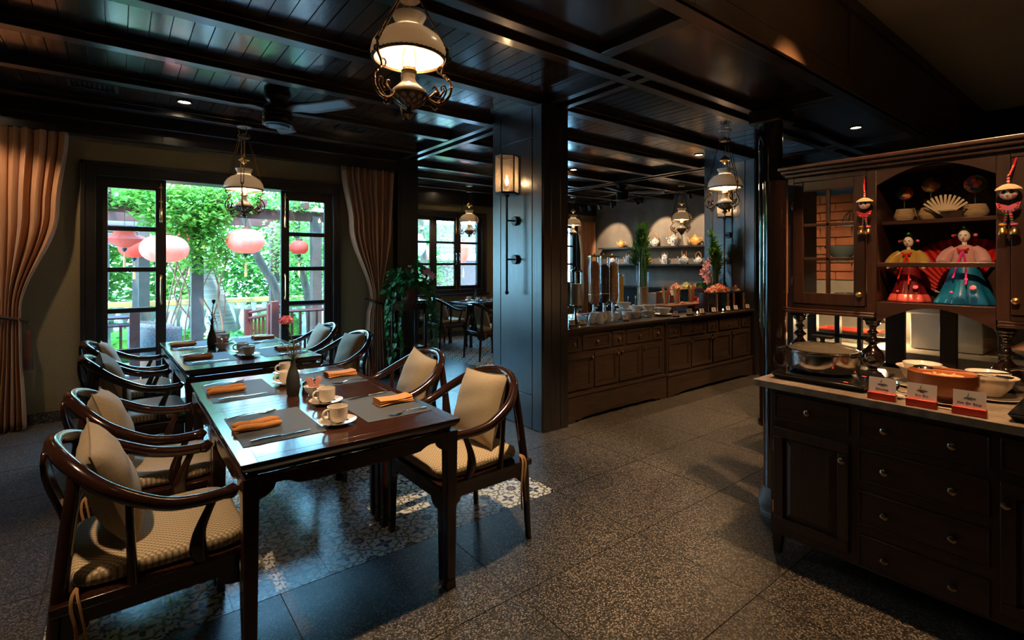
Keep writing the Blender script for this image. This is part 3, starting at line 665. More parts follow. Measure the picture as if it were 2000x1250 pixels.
SEAM = seam_mesh()
def cushion(loc, rz, tilt, roll, label, group):
    # stands on the seat, leaning on the back: local x = front
    t = thing('cushion', label, 'cushion', group=group)
    t.matrix_world = Matrix.Translation(loc) @ Matrix.Rotation(rz, 4, 'Z') @ Matrix.Rotation(tilt, 4, 'Y') @ Matrix.Rotation(PI/2, 4, 'Y') @ Matrix.Rotation(roll, 4, 'Z')
    inst('cover', PILLOW, t, (0, 0, 0)); inst('piping', SEAM, t, (0, 0, 0)); return t
CH = make_chair('x', 'x'); chair_first = [True]
def put_chair(x, y, rz, label, group, clabel, cgroup, pil=(.0, .0)):
    if chair_first[0]:
        o = CH; o.location = (x, y, 0); o.rotation_euler = (0, 0, rz); o['label'] = label; o['group'] = group; chair_first[0] = False
    else: o = dup(CH, (x, y, 0), rz, label, group)
    c, s_ = math.cos(rz), math.sin(rz); lx, ly = -.118, pil[0]
    cushion((x+c*lx-s_*ly, y+s_*lx+c*ly, .664), rz, R(-19), pil[1], clabel, cgroup)
    return o
# ------------------------------------------------------------------ tables
def make_table():
    t = thing('square_table', 'x', 'table')
    L, W, T = .433, .3745, .75
    mb = MB(); mb.box(-L, L, -W, W, T-.016, T-.0005); mb.frustum(-L+.016, L-.016, -W+.012, W-.012, T-.034, -L, L, -W, W, T-.016); mb.build('top_edge', 'tabletop', t, bevel=.003)
    # framed top: rails and a floating panel with a fine groove round it
    zt0, zt1 = T-.004, T
    MB().box(-L+.058, L-.058, -W+.052, W-.052, zt0, zt1).build('top_panel', 'tabletop', t, bevel=.0012)
    for a in ((-L, -L+.055, -W, W), (L-.055, L, -W, W)): MB().box(a[0], a[1], a[2], a[3], zt0, zt1).build('top_rail', 'tabletop', t, bevel=.0012)
    for a in ((-L+.055, L-.055, -W, -W+.050), (-L+.055, L-.055, W-.050, W)): MB().box(a[0], a[1], a[2], a[3], zt0, zt1).build('top_rail', 'tabletop', t, bevel=.0012)
    mb = MB(); i = .030; mb.box(-L+i, L-i, -W+i, W-i, T-.052, T-.034); mb.build('waist', 'tableleg', t, bevel=.002)
    def prof(L_):
        p = [(-L_, T-.052), (L_, T-.052), (L_, T-.135)]
        for k in range(1, 6): a = PI/2*k/5; p.append((L_-.075*math.sin(a), T-.135+.047*(1-math.cos(a))))
        p += [(L_-.105, T-.088), (L_-.125, T-.094), (L_-.150, T-.108), (L_-.19, T-.112)]
        return p+[(-x, z) for x, z in p[2:]][::-1]
    e = .018
    for s_ in (-1, 1):
        MB().ext(prof(L-e-.02), 'y', s_*(W-e)-.010, s_*(W-e)+.010).build('apron', 'tableleg', t, bevel=.003)
        MB().ext(prof(W-e-.02), 'x', s_*(L-e)-.010, s_*(L-e)+.010).build('apron', 'tableleg', t, bevel=.003)
    for sx in (-1, 1):
        for sy in (-1, 1):
            cx, cy = sx*(L-.034), sy*(W-.034)
            mb = MB(); mb.frustum(cx-.020, cx+.020, cy-.020, cy+.020, .045, cx-.027, cx+.027, cy-.027, cy+.027, T-.053)
            mb.frustum(cx-.022-.006*(sx > 0), cx+.022+.006*(sx < 0), cy-.022-.006*(sy > 0), cy+.022+.006*(sy < 0), 0, cx-.020, cx+.020, cy-.020, cy+.020, .045); mb.build('leg', 'tableleg', t, bevel=.003)
    return t
TB = make_table(); tb_first = [True]
def put_table(x, y, rz, label, group=None):
    if tb_first[0]: o = TB; o.location = (x, y, 0); o.rotation_euler = (0, 0, rz); o['label'] = label; tb_first[0] = False
    else: o = dup(TB, (x, y, 0), rz, label)
    if group: o['group'] = group
    elif 'group' in o: del o['group']
    return o
# ------------------------------------------------------------------ table ware
def napkin_rolls():
    mb = MB()
    for k, (y, z, l) in enumerate(((-.031, .012, .090), (0, .019, .086), (.029, .013, .088))):
        pts = [(-l+2*l*i/8, y+.002*math.sin(i*1.3+k), z+.003*math.sin(i*.9+k)) for i in range(9)]; mb.tube(pts, [.006]+[.013]*7+[.008], 10, flat=1)
    mb.surf(lambda u, v: (-.088+.176*u, -.04+.08*v, .003+.004*math.sin(v*PI)), 4, 6); return mb.mesh('napkin', 'napkin', ang=80)
def napkin_fold():
    mb = MB()
    for k in range(3):
        z0 = .001+.009*k; d = .002*k
        def fn(u, v):
            a = 2*PI*v; ce, se = math.cos(a), math.sin(a); x = -.088+.176*u
            return (x+.004*math.sin(v*9), math.copysign(abs(ce)**.5, ce)*(.047-d)+.004*math.sin(u*5+k), z0+.0045+math.copysign(abs(se)**.7, se)*.0045+.003*math.sin(u*4+k))
        mb.surf(fn, 8, 16)
    return mb.mesh('napkin', 'napkin', ang=80)
NAP = [napkin_rolls(), napkin_fold()]
MATM = MB().box(-.1525, .1525, -.22, .22, 0, .0018).mesh('placemat', 'placemat')
def knife_meshes():
    a = MB().tube([(-.11, 0, .006), (-.08, 0, .007), (0, 0, .006)], [.005, .008, .006], 8, flat=.6, up=(0, 0, 1)); b = MB().tube([(0, 0, .005), (.03, 0, .0045), (.08, .001, .004), (.118, .003, .004)], [.0055, .008, .0085, .002], 8, flat=.16, up=(0, 0, 1))
    return a.mesh('handle', 'silver'), b.mesh('blade', 'silver')
def fork_meshes():
    a = MB().tube(catmull([(-.10, 0, .004), (-.05, 0, .010), (0, 0, .014), (.035, 0, .007)], 4), [.006, .0065, .006, .005, .0045, .004, .0035, .003, .003, .003, .0032, .0035, .004], 8, flat=.5, up=(0, 0, 1))
    b = MB().tube([(.033, 0, .007), (.045, 0, .0045), (.058, 0, .004)], [.004, .011, .0125], 8, flat=.15, up=(0, 0, 1))
    for k in range(4): y = -.009+.006*k; b.tube([(.056, y, .004), (.085, y*.95, .0055), (.10, y*.9, .010)], [.0022, .0018, .001], 5)
    return a.mesh('handle', 'silver'), b.mesh('tines', 'silver')
KN, FK = knife_meshes(), fork_meshes()
CUP = MB().lathe([(.0, .0), (.022, .0), (.026, .004), (.037, .012), (.0415, .030), (.0425, .068), (.0405, .0685), (.039, .030), (.034, .014), (.0, .010)], n=28).mesh('bowl', 'porcelain', ang=50)
CUPH = MB().tube(catmull([(.041, 0, .057), (.058, 0, .060), (.070, 0, .047), (.064, 0, .028), (.042, 0, .018)], 5), .0048, 8, flat=1.3).mesh('handle', 'porcelain', ang=80)
SAU = MB().lathe([(0, .0), (.035, .0), (.038, .004), (.064, .011), (.078, .0165), (.0785, .0185), (.062, .0145), (.038, .0075), (.03, .006), (0, .006)], n=36).mesh('saucer', 'porcelain', ang=50)
SPB = MB().tube([(-.055, 0, .004), (0, 0, .005), (.02, 0, .004)], [.004, .0025, .0025], 6, flat=.5, up=(0, 0, 1)).ball((.034, 0, .004), .016, 1, .62, .18, 10, 6).mesh('teaspoon', 'silver')
def put(name, me, loc, rz, label, cat, group):
    o = bpy.data.objects.new(name, me); COL.objects.link(o); o.location = loc; o.rotation_euler = (0, 0, rz); return tag(o, label, cat, group)
def place(T, lx, ly): # table frame (x, y, rz) -> world
    c, s_ = math.cos(T[2]), math.sin(T[2]); return (T[0]+c*lx-s_*ly, T[1]+s_*lx+c*ly)
ZT = .7502
def setting(T, side, tname, sname, nap_kind, jit=0.):
    s_ = side; g = lambda lx, ly, z: (*place(T, lx, ly), z); at = '%s side of the %s' % (sname, tname)
    put('placemat', MATM, g(s_*.240, .027, ZT), T[2], 'dark grey woven placemat, %s' % at, 'placemat', 'placemats on the dining tables')
    zm = ZT+.0020
    put('napkin', NAP[nap_kind], g(s_*.305, .025+jit, zm+.0025 if nap_kind == 0 else zm+.001), T[2]+(0 if s_ < 0 else R(6)), 'folded orange cloth napkin, %s' % at, 'napkin', 'napkins on the dining tables')
    k = thing('table_knife', 'silver table knife, %s' % at, 'knife', g(s_*.255, (-.155 if s_ < 0 else .222), zm), T[2]+(R(4) if s_ < 0 else PI+R(6)), 'knives on the dining tables')
    inst('handle', KN[0], k, (0, 0, 0)); inst('blade', KN[1], k, (0, 0, 0))
    k = thing('table_fork', 'silver table fork, %s' % at, 'fork', g(s_*.285, (.222 if s_ < 0 else -.165), zm), T[2]+(R(3) if s_ < 0 else PI+R(7)), 'forks on the dining tables')
    inst('handle', FK[0], k, (0, 0, 0)); inst('tines', FK[1], k, (0, 0, 0))
def cup(T, lx, ly, where, ang=R(195), spoon=True):
    x, y = place(T, lx, ly)
    put('saucer', SAU, (x, y, ZT), 0, 'round cream saucer under the cup %s' % where, 'saucer', 'saucers on the dining tables')
    t = thing('coffee_cup', 'cream coffee cup %s' % where, 'cup', (x, y, ZT+.0075), ang, 'coffee cups on the dining tables')
    inst('bowl', CUP, t, (0, 0, 0)); inst('handle', CUPH, t, (0, 0, 0))
    if spoon: put('teaspoon', SPB, (x-.012, y-.052, ZT+.0165), R(20), 'small silver teaspoon by the cup %s' % where, 'teaspoon', 'teaspoons on the dining tables')
VASE = MB().lathe([(0, 0), (.026, 0), (.030, .01), (.034, .045), (.033, .085), (.024, .125), (.0135, .155), (.011, .175), (.013, .19), (.010, .19), (.008, .17), (0, .16)], n=24).mesh('bottle', 'vaseblack', ang=60)
def vase(x, y, label, flower):
    t = thing('bud_vase', label, 'vase', (x, y, ZT)); inst('bottle', VASE, t, (0, 0, 0))
    random.seed(3)
    if flower:
        top = (-.030, .015, .375)
        MB().tube(catmull([(0, 0, .17), (.004, 0, .26), (-.015, .005, .32), top], 5), .0035, 6).build('stem', 'stemgreen', t)
        f = MB()
        for k in range(60):
            a = random.uniform(0, 2*PI); el = random.uniform(-.1, 1.5); r = .034*random.uniform(.75, 1.05)
            c = (top[0]+r*math.cos(a)*math.cos(el), top[1]+r*math.sin(a)*math.cos(el), top[2]+.012+r*.62*math.sin(el))
            q_ = Matrix.Translation(c) @ Matrix.Rotation(a, 4, 'Z') @ Matrix.Rotation(PI/2-el+random.uniform(-.5, .5), 4, 'Y')
            w_ = .011; f.m = q_; f.add([(-w_, -w_, 0), (w_, -w_*.8, .003), (w_*1.1, 0, -.003), (w_, w_*.8, .003), (-w_, w_, 0), (-w_*.6, 0, .002)], [(0, 1, 2, 5), (5, 2, 3, 4)])
        f.m = None; f.ball((top[0], top[1], top[2]+.008), .024, 1, 1, .7); f.build('carnation', 'pinkflower', t)
        f = MB().lathe([(.004, -.03), (.010, -.02), (.012, 0)], (top[0], top[1], top[2]+.0), 8); f.build('calyx', 'stemgreen', t)
    else:
        MB().tube(catmull([(0, 0, .17), (.002, 0, .26), (.008, 0, .34), (.012, 0, .36)], 5), .003, 6).build('stem', 'vaseblack', t)
        MB().lathe([(.001, -.012), (.010, .004), (.013, .02), (.011, .028), (.004, .03)], (.012, 0, .365), 10).build('flower_bud', 'vaseblack', t)
    f = MB()
    for k in range(46):
        a = random.uniform(0, 2*PI); l = random.uniform(.03, .085)*(1 if flower else .6); h = random.uniform(.205, .285)
        p0 = (0, 0, .185); p1 = (l*.5*math.cos(a), l*.5*math.sin(a), h-.02); p2 = (l*math.cos(a), l*math.sin(a), h)
        f.tube([p0, p1, p2], [.0012, .0009, .0006], 4); f.ball(p2, .0035, n=5, k=4)
    f.build('filler_sprigs', 'drygrass', t)
SUG = MB().lathe([(0, 0), (.022, 0), (.026, .004), (.040, .022), (.052, .048), (.050, .049), (.038, .024), (.024, .008), (0, .007)], n=28, sy=.72).mesh('bowl', 'whiteware')
def sugar(x, y, where):
    b = put('sugar_bowl', SUG, (x, y, ZT), R(-30), 'white oval bowl holding sugar sachets %s' % where, 'bowl', None); del_group(b)
    random.seed(5); me = MB().box(-.009, .009, -.0022, .0022, 0, .085).mesh('sachet', 'sachet')
    a = R(-30)
    for k in range(7):
        o = bpy.data.objects.new('sugar_sachet', me); COL.objects.link(o); d = (k-3)*.0050
        o.location = (x-math.sin(a)*d, y+math.cos(a)*d, ZT+.009+.0005*abs(k-3)**2); o.rotation_euler = (0, R((-20, 24, -10, 20, -24, 14, 20)[k]), a)
        tag(o, 'red and white paper sugar sachet in bowl %s' % where, 'sachet', 'sugar sachets %s' % where)
def del_group(o):
    if 'group' in o: del o['group']
SHK = MB().lathe([(0, 0), (.016, 0), (.017, .004), (.013, .03), (.015, .05), (.013, .058), (.005, .063), (0, .063)], n=18).mesh('shaker', 'steel')
def shaker(x, y, where): put('shaker', SHK, (x, y, ZT), 0, 'small steel shaker beside the vase %s' % where, 'shaker', 'shakers %s' % where)

# front pair of tables, and the pair at the garden door, a little askew
A1, A2 = (.757, 2.2755, 0), (.757, 3.0265, 0); B = (.742, 4.585, R(1.85))
B1 = (*place(B, 0, -.3755), B[2]); B2 = (*place(B, 0, .3755), B[2])
C1, C2 = (5.16, 6.10, 0), (5.16, 7.60, 0)
put_table(*A1, 'dark square table with the two nearest coffee cups, one of the carnation pair')
put_table(*A2, 'dark square table carrying the pink carnation vase')
put_table(*B1, 'dark square table with the black bud vase, by the garden door')
put_table(*B2, 'dark square table closest to the garden door opening')
put_table(*C1, 'dark square table half hidden behind the panelled pillar with the lantern')
put_table(*C2, 'dark square table under the far casement window')
wA, wB, wC = 'at the carnation table', 'at the garden door table', 'at the far window table'
for T, n_, o_ in ((A1, 'two cup table', 'pillar'), (A2, 'pink carnation table', 'pillar'), (B1, 'black bud vase table', 'curtain'), (B2, 'table closest to the garden', 'curtain'), (C2, 'far window table', 'buffet')):
    setting(T, -1, n_, 'bare wall' if T[0] < 2 else 'plant', 0, .0); setting(T, 1, n_, o_, 1, .01)
cup(A1, -.02, -.12, 'farthest from the pink carnation'); cup(A1, .043, .228, 'in front of the sugar bowl'); cup(A2, -.006, -.05+.06, 'just past the carnation vase'); cup(A2, .055, .262, 'on the carnation table, next to the garden tables')
cup(B1, -.0, -.08, 'foremost on the bud vase table'); cup(B1, -.0, .11, 'second on the bud vase table'); cup(B2, -.0, .05, 'behind the black bud vase'); cup(B2, -.0, .25, 'closest to the garden door')
cup(C2, -.05, .25, 'nearest the far window'); cup(C2, 0, .03, 'in the middle of the far window table'); cup(C2, .12, -.27, 'at the pillar end of the far window table')
vase(.712, 2.755, 'black bottle vase with a pink carnation and dry sprigs', True)
x, y = place(B, -.145, .11); vase(x, y, 'black bottle vase with a dark bud, by the garden door', False)
t = thing('bud_vase', 'small vase with a single red bloom below the far window', 'vase', (5.30, 7.9, ZT)); inst('bottle', VASE, t, (0, 0, 0))
MB().tube([(0, 0, .17), (0, 0, .30)], .003).build('stem', 'stemgreen', t); MB().ball((0, 0, .31), .022).build('bloom', 'pinkflower', t)
sugar(.800, 2.700, wA); shaker(.775, 2.765, wA); shaker(.835, 2.80, wA)
x, y = place(B, -.09, .02); sugar(x, y, wB); x, y = place(B, -.07, .18); shaker(x, y, wB)
sugar(5.18, 7.46, wC); shaker(5.09, 7.52, wC)

def pc(x, y, rz, where, cw, pil=(0, 0), group=None):
    put_chair(x, y, rz, 'dark horseshoe armchair %s' % where, group or 'horseshoe armchairs at the dining tables', 'tan linen cushion in the chair %s' % cw, 'linen cushions in the armchairs', pil)
pc(.097, 2.258, R(1), 'on the bare wall side of the table with two cups', 'at the two cup table, bare wall side', (.02, R(6)))
pc(.097, 3.010, R(-1), 'on the bare wall side of the pink carnation table', 'at the carnation table, bare wall side', (.01, R(-7)))
pc(1.419, 2.268, PI+R(1), 'on the pillar side of the table with two cups', 'at the two cup table, pillar side', (0, R(3)))
pc(1.421, 3.02, PI-R(2), 'on the pillar side of the pink carnation table', 'at the carnation table, pillar side', (.01, R(-6)))
BL = (('on the bare wall side of the black bud vase table', 'at the bud vase table, bare wall side'), ('on the bare wall side of the table nearest the garden', 'at the table nearest the garden, bare wall side'), ('on the curtain side of the black bud vase table', 'at the bud vase table, curtain side'), ('on the curtain side of the table nearest the garden', 'at the table nearest the garden, curtain side'))
for i, (lx, ly, rz) in enumerate(((-.665, -.40, 0), (-.665, .36, 0), (.668, -.39, PI), (.666, .37, PI))):
    x, y = place(B, lx, ly); pc(x, y, B[2]+rz+R((1, -2, 2, -2)[i]), *BL[i], (0, R((5, -5, 6, -4)[i])))
pc(4.44, 6.32, R(-4), 'with its back to the plant, beside the lantern pillar', 'beside the lantern pillar, back to the plant')
pc(4.46, 7.60, R(3), 'in the middle of the row at the far window', 'in the middle chair row at the far window')
pc(4.41, 8.25, R(-2), 'behind the trailing plant, close to the far window wall', 'behind the trailing plant at the far window')
pc(5.89, 7.60, PI, 'across the far window table, facing the trailing plant', 'across the far window table')
# ------------------------------------------------------------------ pendant oil-lamp lights
def chain_pts(p0, p1, n): return [Vector(p0).lerp(Vector(p1), i/n) for i in range(n+1)]
def lamp_meshes():
    d = {}
    d['shade'] = MB().lathe([(.168, -.004), (.176, .004), (.178, .022), (.170, .055), (.148, .090), (.112, .118), (.078, .134), (.064, .142), (.061, .152), (.066, .170), (.080, .198), (.077, .199), (.060, .168), (.057, .150), (.060, .139)], n=40, cap=False).mesh('shade', 'opal', ang=60)
    d['shade_lining'] = MB().lathe([(.165, -.002), (.170, .020), (.163, .053), (.141, .087), (.106, .113), (.070, .130)], n=40, cap=False).mesh('shade_lining', 'opal_in', ang=60)
    m = MB().lathe([(.162, -.012), (.171, -.012), (.173, -.006), (.171, 0), (.162, 0), (.162, -.012)], n=40, cap=False)
    for k in range(48): a = 2*PI*k/48; m.ball((.172*math.cos(a), .172*math.sin(a), -.004), .0055, n=6, k=4)
    d['rim'] = m.mesh('rim', 'antique')
    d['chimney'] = MB().lathe([(.022, -.045), (.036, -.02), (.036, .01), (.024, .045), (.020, .12)], n=20, cap=False).mesh('chimney', 'lampglass')
    d['bulb'] = MB().ball((0, 0, -.004), .020, sz=1.2).mesh('bulb', 'bulb')
    m = MB().lathe([(.028, -.075), (.036, -.072), (.037, -.062), (.030, -.056), (.030, -.050)], n=24)
    for k in range(14): a = 2*PI*k/14; a2 = 2*PI*(k+.5)/14; m.tube([(.029*math.cos(a), .029*math.sin(a), -.052), (.029*math.cos(a2), .029*math.sin(a2), -.036), (.029*math.cos(a+2*PI/14), .029*math.sin(a+2*PI/14), -.052)], .002, 4); m.ball((.029*math.cos(a2), .029*math.sin(a2), -.032), .0035, n=5, k=4)
    d['gallery'] = m.mesh('gallery', 'brass')
    d['oil_font'] = MB().lathe([(.026, -.075), (.030, -.085), (.028, -.098), (.033, -.112), (.055, -.135), (.077, -.155), (.083, -.172), (.080, -.182), (.066, -.20), (.03, -.228), (.0, -.235)], n=32).mesh('oil_font', 'opal', ang=60)
    m = MB()
    for lv, (r0, z0, r1, z1, n_) in enumerate(((.084, -.178, .074, -.200, 12), (.074, -.200, .050, -.222, 12), (.050, -.222, .016, -.240, 12))):
        for k in range(n_):
            a0 = 2*PI*(k+.5*(lv % 2))/n_; am = a0+PI/n_; a1 = a0+2*PI/n_
            p = lambda r, a, z: (r*math.cos(a), r*math.sin(a), z)
            m.tube([p(r0, a0, z0), p((r0+r1)/2+.003, (a0+am)/2+.06, (z0+z1)/2), p(r1, am, z1)], .0042, 5); m.tube([p(r0, a1, z0), p((r0+r1)/2+.003, (a1+am)/2-.06, (z0+z1)/2), p(r1, am, z1)], .0042, 5)
    m.lathe([(.082, -.184), (.088, -.182), (.088, -.174), (.082, -.172)], n=32); m.lathe([(.0, -.236), (.018, -.238), (.014, -.250), (.010, -.255), (.020, -.262), (.022, -.270), (.012, -.278), (.004, -.290), (0, -.291)], n=16)
    for k in range(4): a = PI/2*k; m.tube([(.012*math.cos(a), .012*math.sin(a), -.255), (.03*math.cos(a), .03*math.sin(a), -.262), (.026*math.cos(a), .026*math.sin(a), -.278), (.014*math.cos(a), .014*math.sin(a), -.272)], .004, 5)
    d['basket'] = m.mesh('basket', 'antique')
    m = MB()   # scroll arm in the xz plane
    sp_ = lambda pts, r: m.tube(catmull([(x, 0, z) for x, z in pts], 5), r, 6)
    sp_([(.082, -.178), (.105, -.205), (.14, -.222), (.175, -.212), (.200, -.175), (.200, -.130), (.178, -.100), (.160, -.085), (.166, -.055), (.180, -.030), (.184, .010)], .0065)
    sp_([(.105, -.205), (.112, -.235), (.130, -.252), (.146, -.243), (.140, -.228), (.130, -.232)], .005)
    sp_([(.100, -.190), (.125, -.170), (.132, -.150), (.120, -.140), (.114, -.152)], .0045)
    sp_([(.140, -.215), (.165, -.195), (.180, -.165), (.172, -.140), (.156, -.142), (.158, -.160), (.170, -.160)], .0045)
    sp_([(.160, -.085), (.142, -.078), (.138, -.060), (.150, -.050), (.160, -.060)], .0045)
    sp_([(.180, -.030), (.196, -.026), (.200, -.012), (.190, -.004)], .0045)
    m.ball((.135, 0, -.175), .013, 1, .6, 1.3); m.ball((.150, 0, -.185), .010, 1, .6, 1); m.tube([(.138, 0, -.165), (.132, 0, -.145), (.124, 0, -.140)], [.007, .005, .004], 6); m.tube([(.155, 0, -.180), (.168, 0, -.165), (.165, 0, -.150)], [.006, .006, .004], 6)
    for x, z in ((.150, -.222), (.186, -.200), (.203, -.152), (.190, -.115), (.172, -.095)): m.ball((x, 0, z), .009, n=8, k=6)
    d['scroll_arm'] = m.mesh('scroll_arm', 'antique')
    return d
LM = lamp_meshes()
lampgrp = 'hanging oil lamp lights'
def pendant(x, y, zr, ztop, label, rz=0., watts=20, bell=True):
    t = thing('hanging_lamp', label, 'lamp', (x, y, zr), rz, lampgrp)
    for k in ('shade', 'shade_lining', 'rim', 'chimney', 'bulb', 'gallery', 'oil_font', 'basket'): inst(k, LM[k], t, (0, 0, 0))
    H = ztop-zr; hc = H-.10
    for k in range(3):
        a = 2*PI*k/3
        inst('scroll_arm', LM['scroll_arm'], t, (0, 0, 0), (0, 0, a))
        for s_ in (-1, 1):
            p0 = (.184*math.cos(a)-s_*.012*math.sin(a), .184*math.sin(a)+s_*.012*math.cos(a), .03); p1 = (.045*math.cos(a)-s_*.014*math.sin(a), .045*math.sin(a)+s_*.014*math.cos(a), hc)
            L = (Vector(p1)-Vector(p0)).length; n_ = int(L/.009)
            MB().tube(chain_pts(p0, p1, n_), [.0028 if i % 2 else .0052 for i in range(n_+1)], 5).build('chain', 'antique', t)
        m = MB(); m.tube([(.184*math.cos(a), .184*math.sin(a), -.005), (.186*math.cos(a), .186*math.sin(a), .04)], .006, 6); m.ball((.185*math.cos(a), .185*math.sin(a), .03), .011, n=8, k=6); m.build('chain_hook', 'antique', t)
    m = MB().lathe([(.052, hc-.012), (.058, hc-.004), (.052, hc+.006), (.03, hc+.012), (.018, hc+.03), (.01, hc+.035)], n=16)
    for k in range(6): a = PI/3*k; m.ball((.054*math.cos(a), .054*math.sin(a), hc+.012), .010, n=6, k=5)
    m.build('crown', 'antique', t)
    m = MB()
    for k in range(3): a = 2*PI*k/3+.5; n_ = 8; m.tube(chain_pts((.03*math.cos(a), .03*math.sin(a), hc), (.05*math.cos(a), .05*math.sin(a), H-.008), n_), [.003 if i % 2 else .006 for i in range(n_+1)], 5)
    m.build('chain', 'antique', t)
    MB().lathe([(0, H-.016), (.045, H-.014), (.065, H-.006), (.068, H), (0, H)], n=24).build('ceiling_rose', 'whiteware', t)
    if bell and H > .40:
        zb = min(.285, hc-.09)
        m = MB().lathe([(.052, zb), (.050, zb+.012), (.040, zb+.03), (.018, zb+.045), (.006, zb+.06)], n=18); m.lathe([(.03, zb-.004), (.022, zb-.022), (.008, zb-.035), (0, zb-.04)], n=14); m.build('smoke_bell', 'brass', t)
        MB().tube([(0, 0, zb+.06), (0, 0, hc)], .003, 5).build('bell_rod', 'antique', t)
    point('lamp_light', (x, y, zr-.004), watts, (1.0, .70, .42), .032)
    return t
pendant(1.086, 2.187, 2.405, 2.79, 'large brass and opal hanging oil lamp above the carnation table', R(75), 26, bell=False)
pendant(.985, 5.60, 2.175, 2.79, 'brass and opal hanging oil lamp before the garden door opening', R(15), 20)
pendant(5.08, 7.80, 2.21, 2.86, 'brass and opal hanging oil lamp over the far window table', R(40), 18)
pendant(5.15, 2.885, 2.255, 2.86, 'brass and opal hanging oil lamp above the buffet, before the sconce', R(10), 24)
pendant(8.15, 5.40, 2.25, 2.86, 'brass and opal hanging oil lamp in front of the teapot wall', R(20), 18)
pendant(7.70, 7.75, 2.27, 2.86, 'brass and opal hanging oil lamp beside the orange lit curtain', R(50), 18)
# ------------------------------------------------------------------ ceiling fans
def fan(x, y, ztop, label, angs, s=1.):
    t = thing('ceiling_fan', label, 'fan', (x, y, ztop), 0, 'ceiling fans')
    MB().lathe([(0, 0), (.098, 0), (.102, -.02), (.098, -.035), (.102, -.045), (.092, -.07), (.06, -.095), (.035, -.10)], n=28).build('canopy', 'blackmetal', t)
    MB().cyl((0, 0, -.09), (0, 0, -.13), .035).build('downrod', 'blackmetal', t)
    MB().lathe([(.035, -.12), (.095, -.125), (.110, -.14), (.112, -.165), (.106, -.172), (.112, -.18), (.112, -.20), (.106, -.207), (.112, -.215), (.114, -.245), (.108, -.255), (.115, -.262), (.113, -.28), (.10, -.285)], n=32).build('motor_housing', 'blackmetal', t)
    MB().lathe([(.103, -.283), (.095, -.292), (.06, -.30), (0, -.303)], n=28).build('cap', 'chrome' if False else 'blackmetal', t)
    for a in angs:
        b = MB(Matrix.Rotation(a, 4, 'Z') @ Matrix.Translation((0, 0, -.165)) @ Matrix.Rotation(R(-13), 4, 'X'))
        b.surf(lambda u, v: (.10+.63*u, (-.5+v)*(.05+.115*min(1, u*4))*(1-.10*u)+.01*math.sin(u*3), .012*math.sin(min(1, u*3)*PI)*(1 if v > .5 else .3)), 14, 4)
        b.build('blade', 'fanblade', t, solid=.008)
mat('fanblade', (.17, .165, .17), .40, c2=(.21, .20, .20), scale=6)
fan(1.05, 4.55, ZC, 'black three bladed ceiling fan between the hanging lamps', [R(-57), R(69), R(185)])
fan(7.15, 5.95, ZC, 'black three bladed ceiling fan before the teapot wall', [R(-50), R(80), R(200)])
# ------------------------------------------------------------------ wall sconces on the pillars
def sconce(xf, yc, label):
    t = thing('wall_sconce', label, 'sconce', (xf, yc, 1.18), 0, 'lantern sconces on the pillars')
    rx = -.105
    MB().tube([(rx, 0, 0), (rx, 0, .87)], .010, 10).build('rod', 'blackmetal', t)
    MB().ball((rx, 0, -.004), .018).build('finial', 'blackmetal', t)
    for z in (.29, .635):
        MB().cyl((-.001, 0, z), (-.028, 0, z), .042, .042, 24).build('wall_plate', 'blackmetal', t, bevel=.003)
        MB().cyl((-.028, 0, z), (rx, 0, z), .008).build('bracket', 'blackmetal', t)
    z0, z1, r = .87, 1.20, .108
    hexp = [(rx+r*math.cos(PI/3*k+PI/6), r*.92*math.sin(PI/3*k+PI/6)) for k in range(6)]
    m = MB(); m.ext([(rx+(x-rx)*1.02, y*1.02) for x, y in hexp], 'z', z0-.008, z0+.012); m.lathe([(.018, -.02), (.022, 0), (.03, .008)], (rx, 0, z0-.012), 12); m.build('tray', 'blackmetal', t, bevel=.003)
    m = MB()
    for k in range(6): x, y = hexp[k]; m.box(x-.005, x+.005, y-.005, y+.005, z0, z1)
    for k in range(6): m.tube([(*hexp[k], z1), (*hexp[(k+1) % 6], z1)], .006, 6)
    m.build('cage', 'blackmetal', t)
    for k in range(6):
        a, b = hexp[k], hexp[(k+1) % 6]; MB().add([(*a, z0+.012), (*b, z0+.012), (*b, z1), (*a, z1)], [(0, 1, 2, 3)]).build('pane', 'seeded', t)
    MB().cyl((rx, 0, z0), (rx, 0, z0+.075), .013).build('candle', 'cream_rim', t)
    MB().lathe([(.004, 0), (.014, .02), (.016, .035), (.009, .06), (.0015, .085)], (rx, 0, z0+.078), 14).build('flame_bulb', 'flame', t)
    point('sconce_light', (xf+rx, yc, 1.18+z0+.11), 9, (1.0, .55, .25), .02)
sconce(2.819, 3.56, 'hexagonal glass lantern sconce on the pillar beside the carnation table')
sconce(6.45, 3.56, 'hexagonal glass lantern sconce on the pillar behind the orchid')
# ------------------------------------------------------------------ recessed downlights, vents, track lights
DLM = {'ring': MB().lathe([(.052, 0), (.060, -.004), (.060, -.010), (.050, -.010), (.046, 0)], n=24).mesh('ring', 'blackmetal'), 'lens': MB().lathe([(0, -.003), (.046, -.003)], n=24).mesh('lens', 'downlight')}
def downlight(x, y, z, watts, label, target=None, size=70, blend=.6, color=WARM2, name='downlight_beam'):
    t = thing('downlight', label, 'downlight', (x, y, z), 0, 'recessed ceiling downlights'); inst('ring', DLM['ring'], t, (0, 0, 0)); inst('lens', DLM['lens'], t, (0, 0, 0))
    if watts: spot(name, (x, y, z-.03), target or (x, y, 0), watts, size, blend, color, .04)
zpl = ZC-.009; zpn = ZC-.021
downlight(.46, 5.30, zpl, 25, 'small bright downlight near the vent above the garden door')
downlight(5.45, 5.48, zpl, 60, 'small bright downlight beside the lantern pillar, over the middle of the room')
downlight(6.00, 3.72, zpl, 150, 'small bright downlight over the buffet, beside the hanging lamp', size=110)
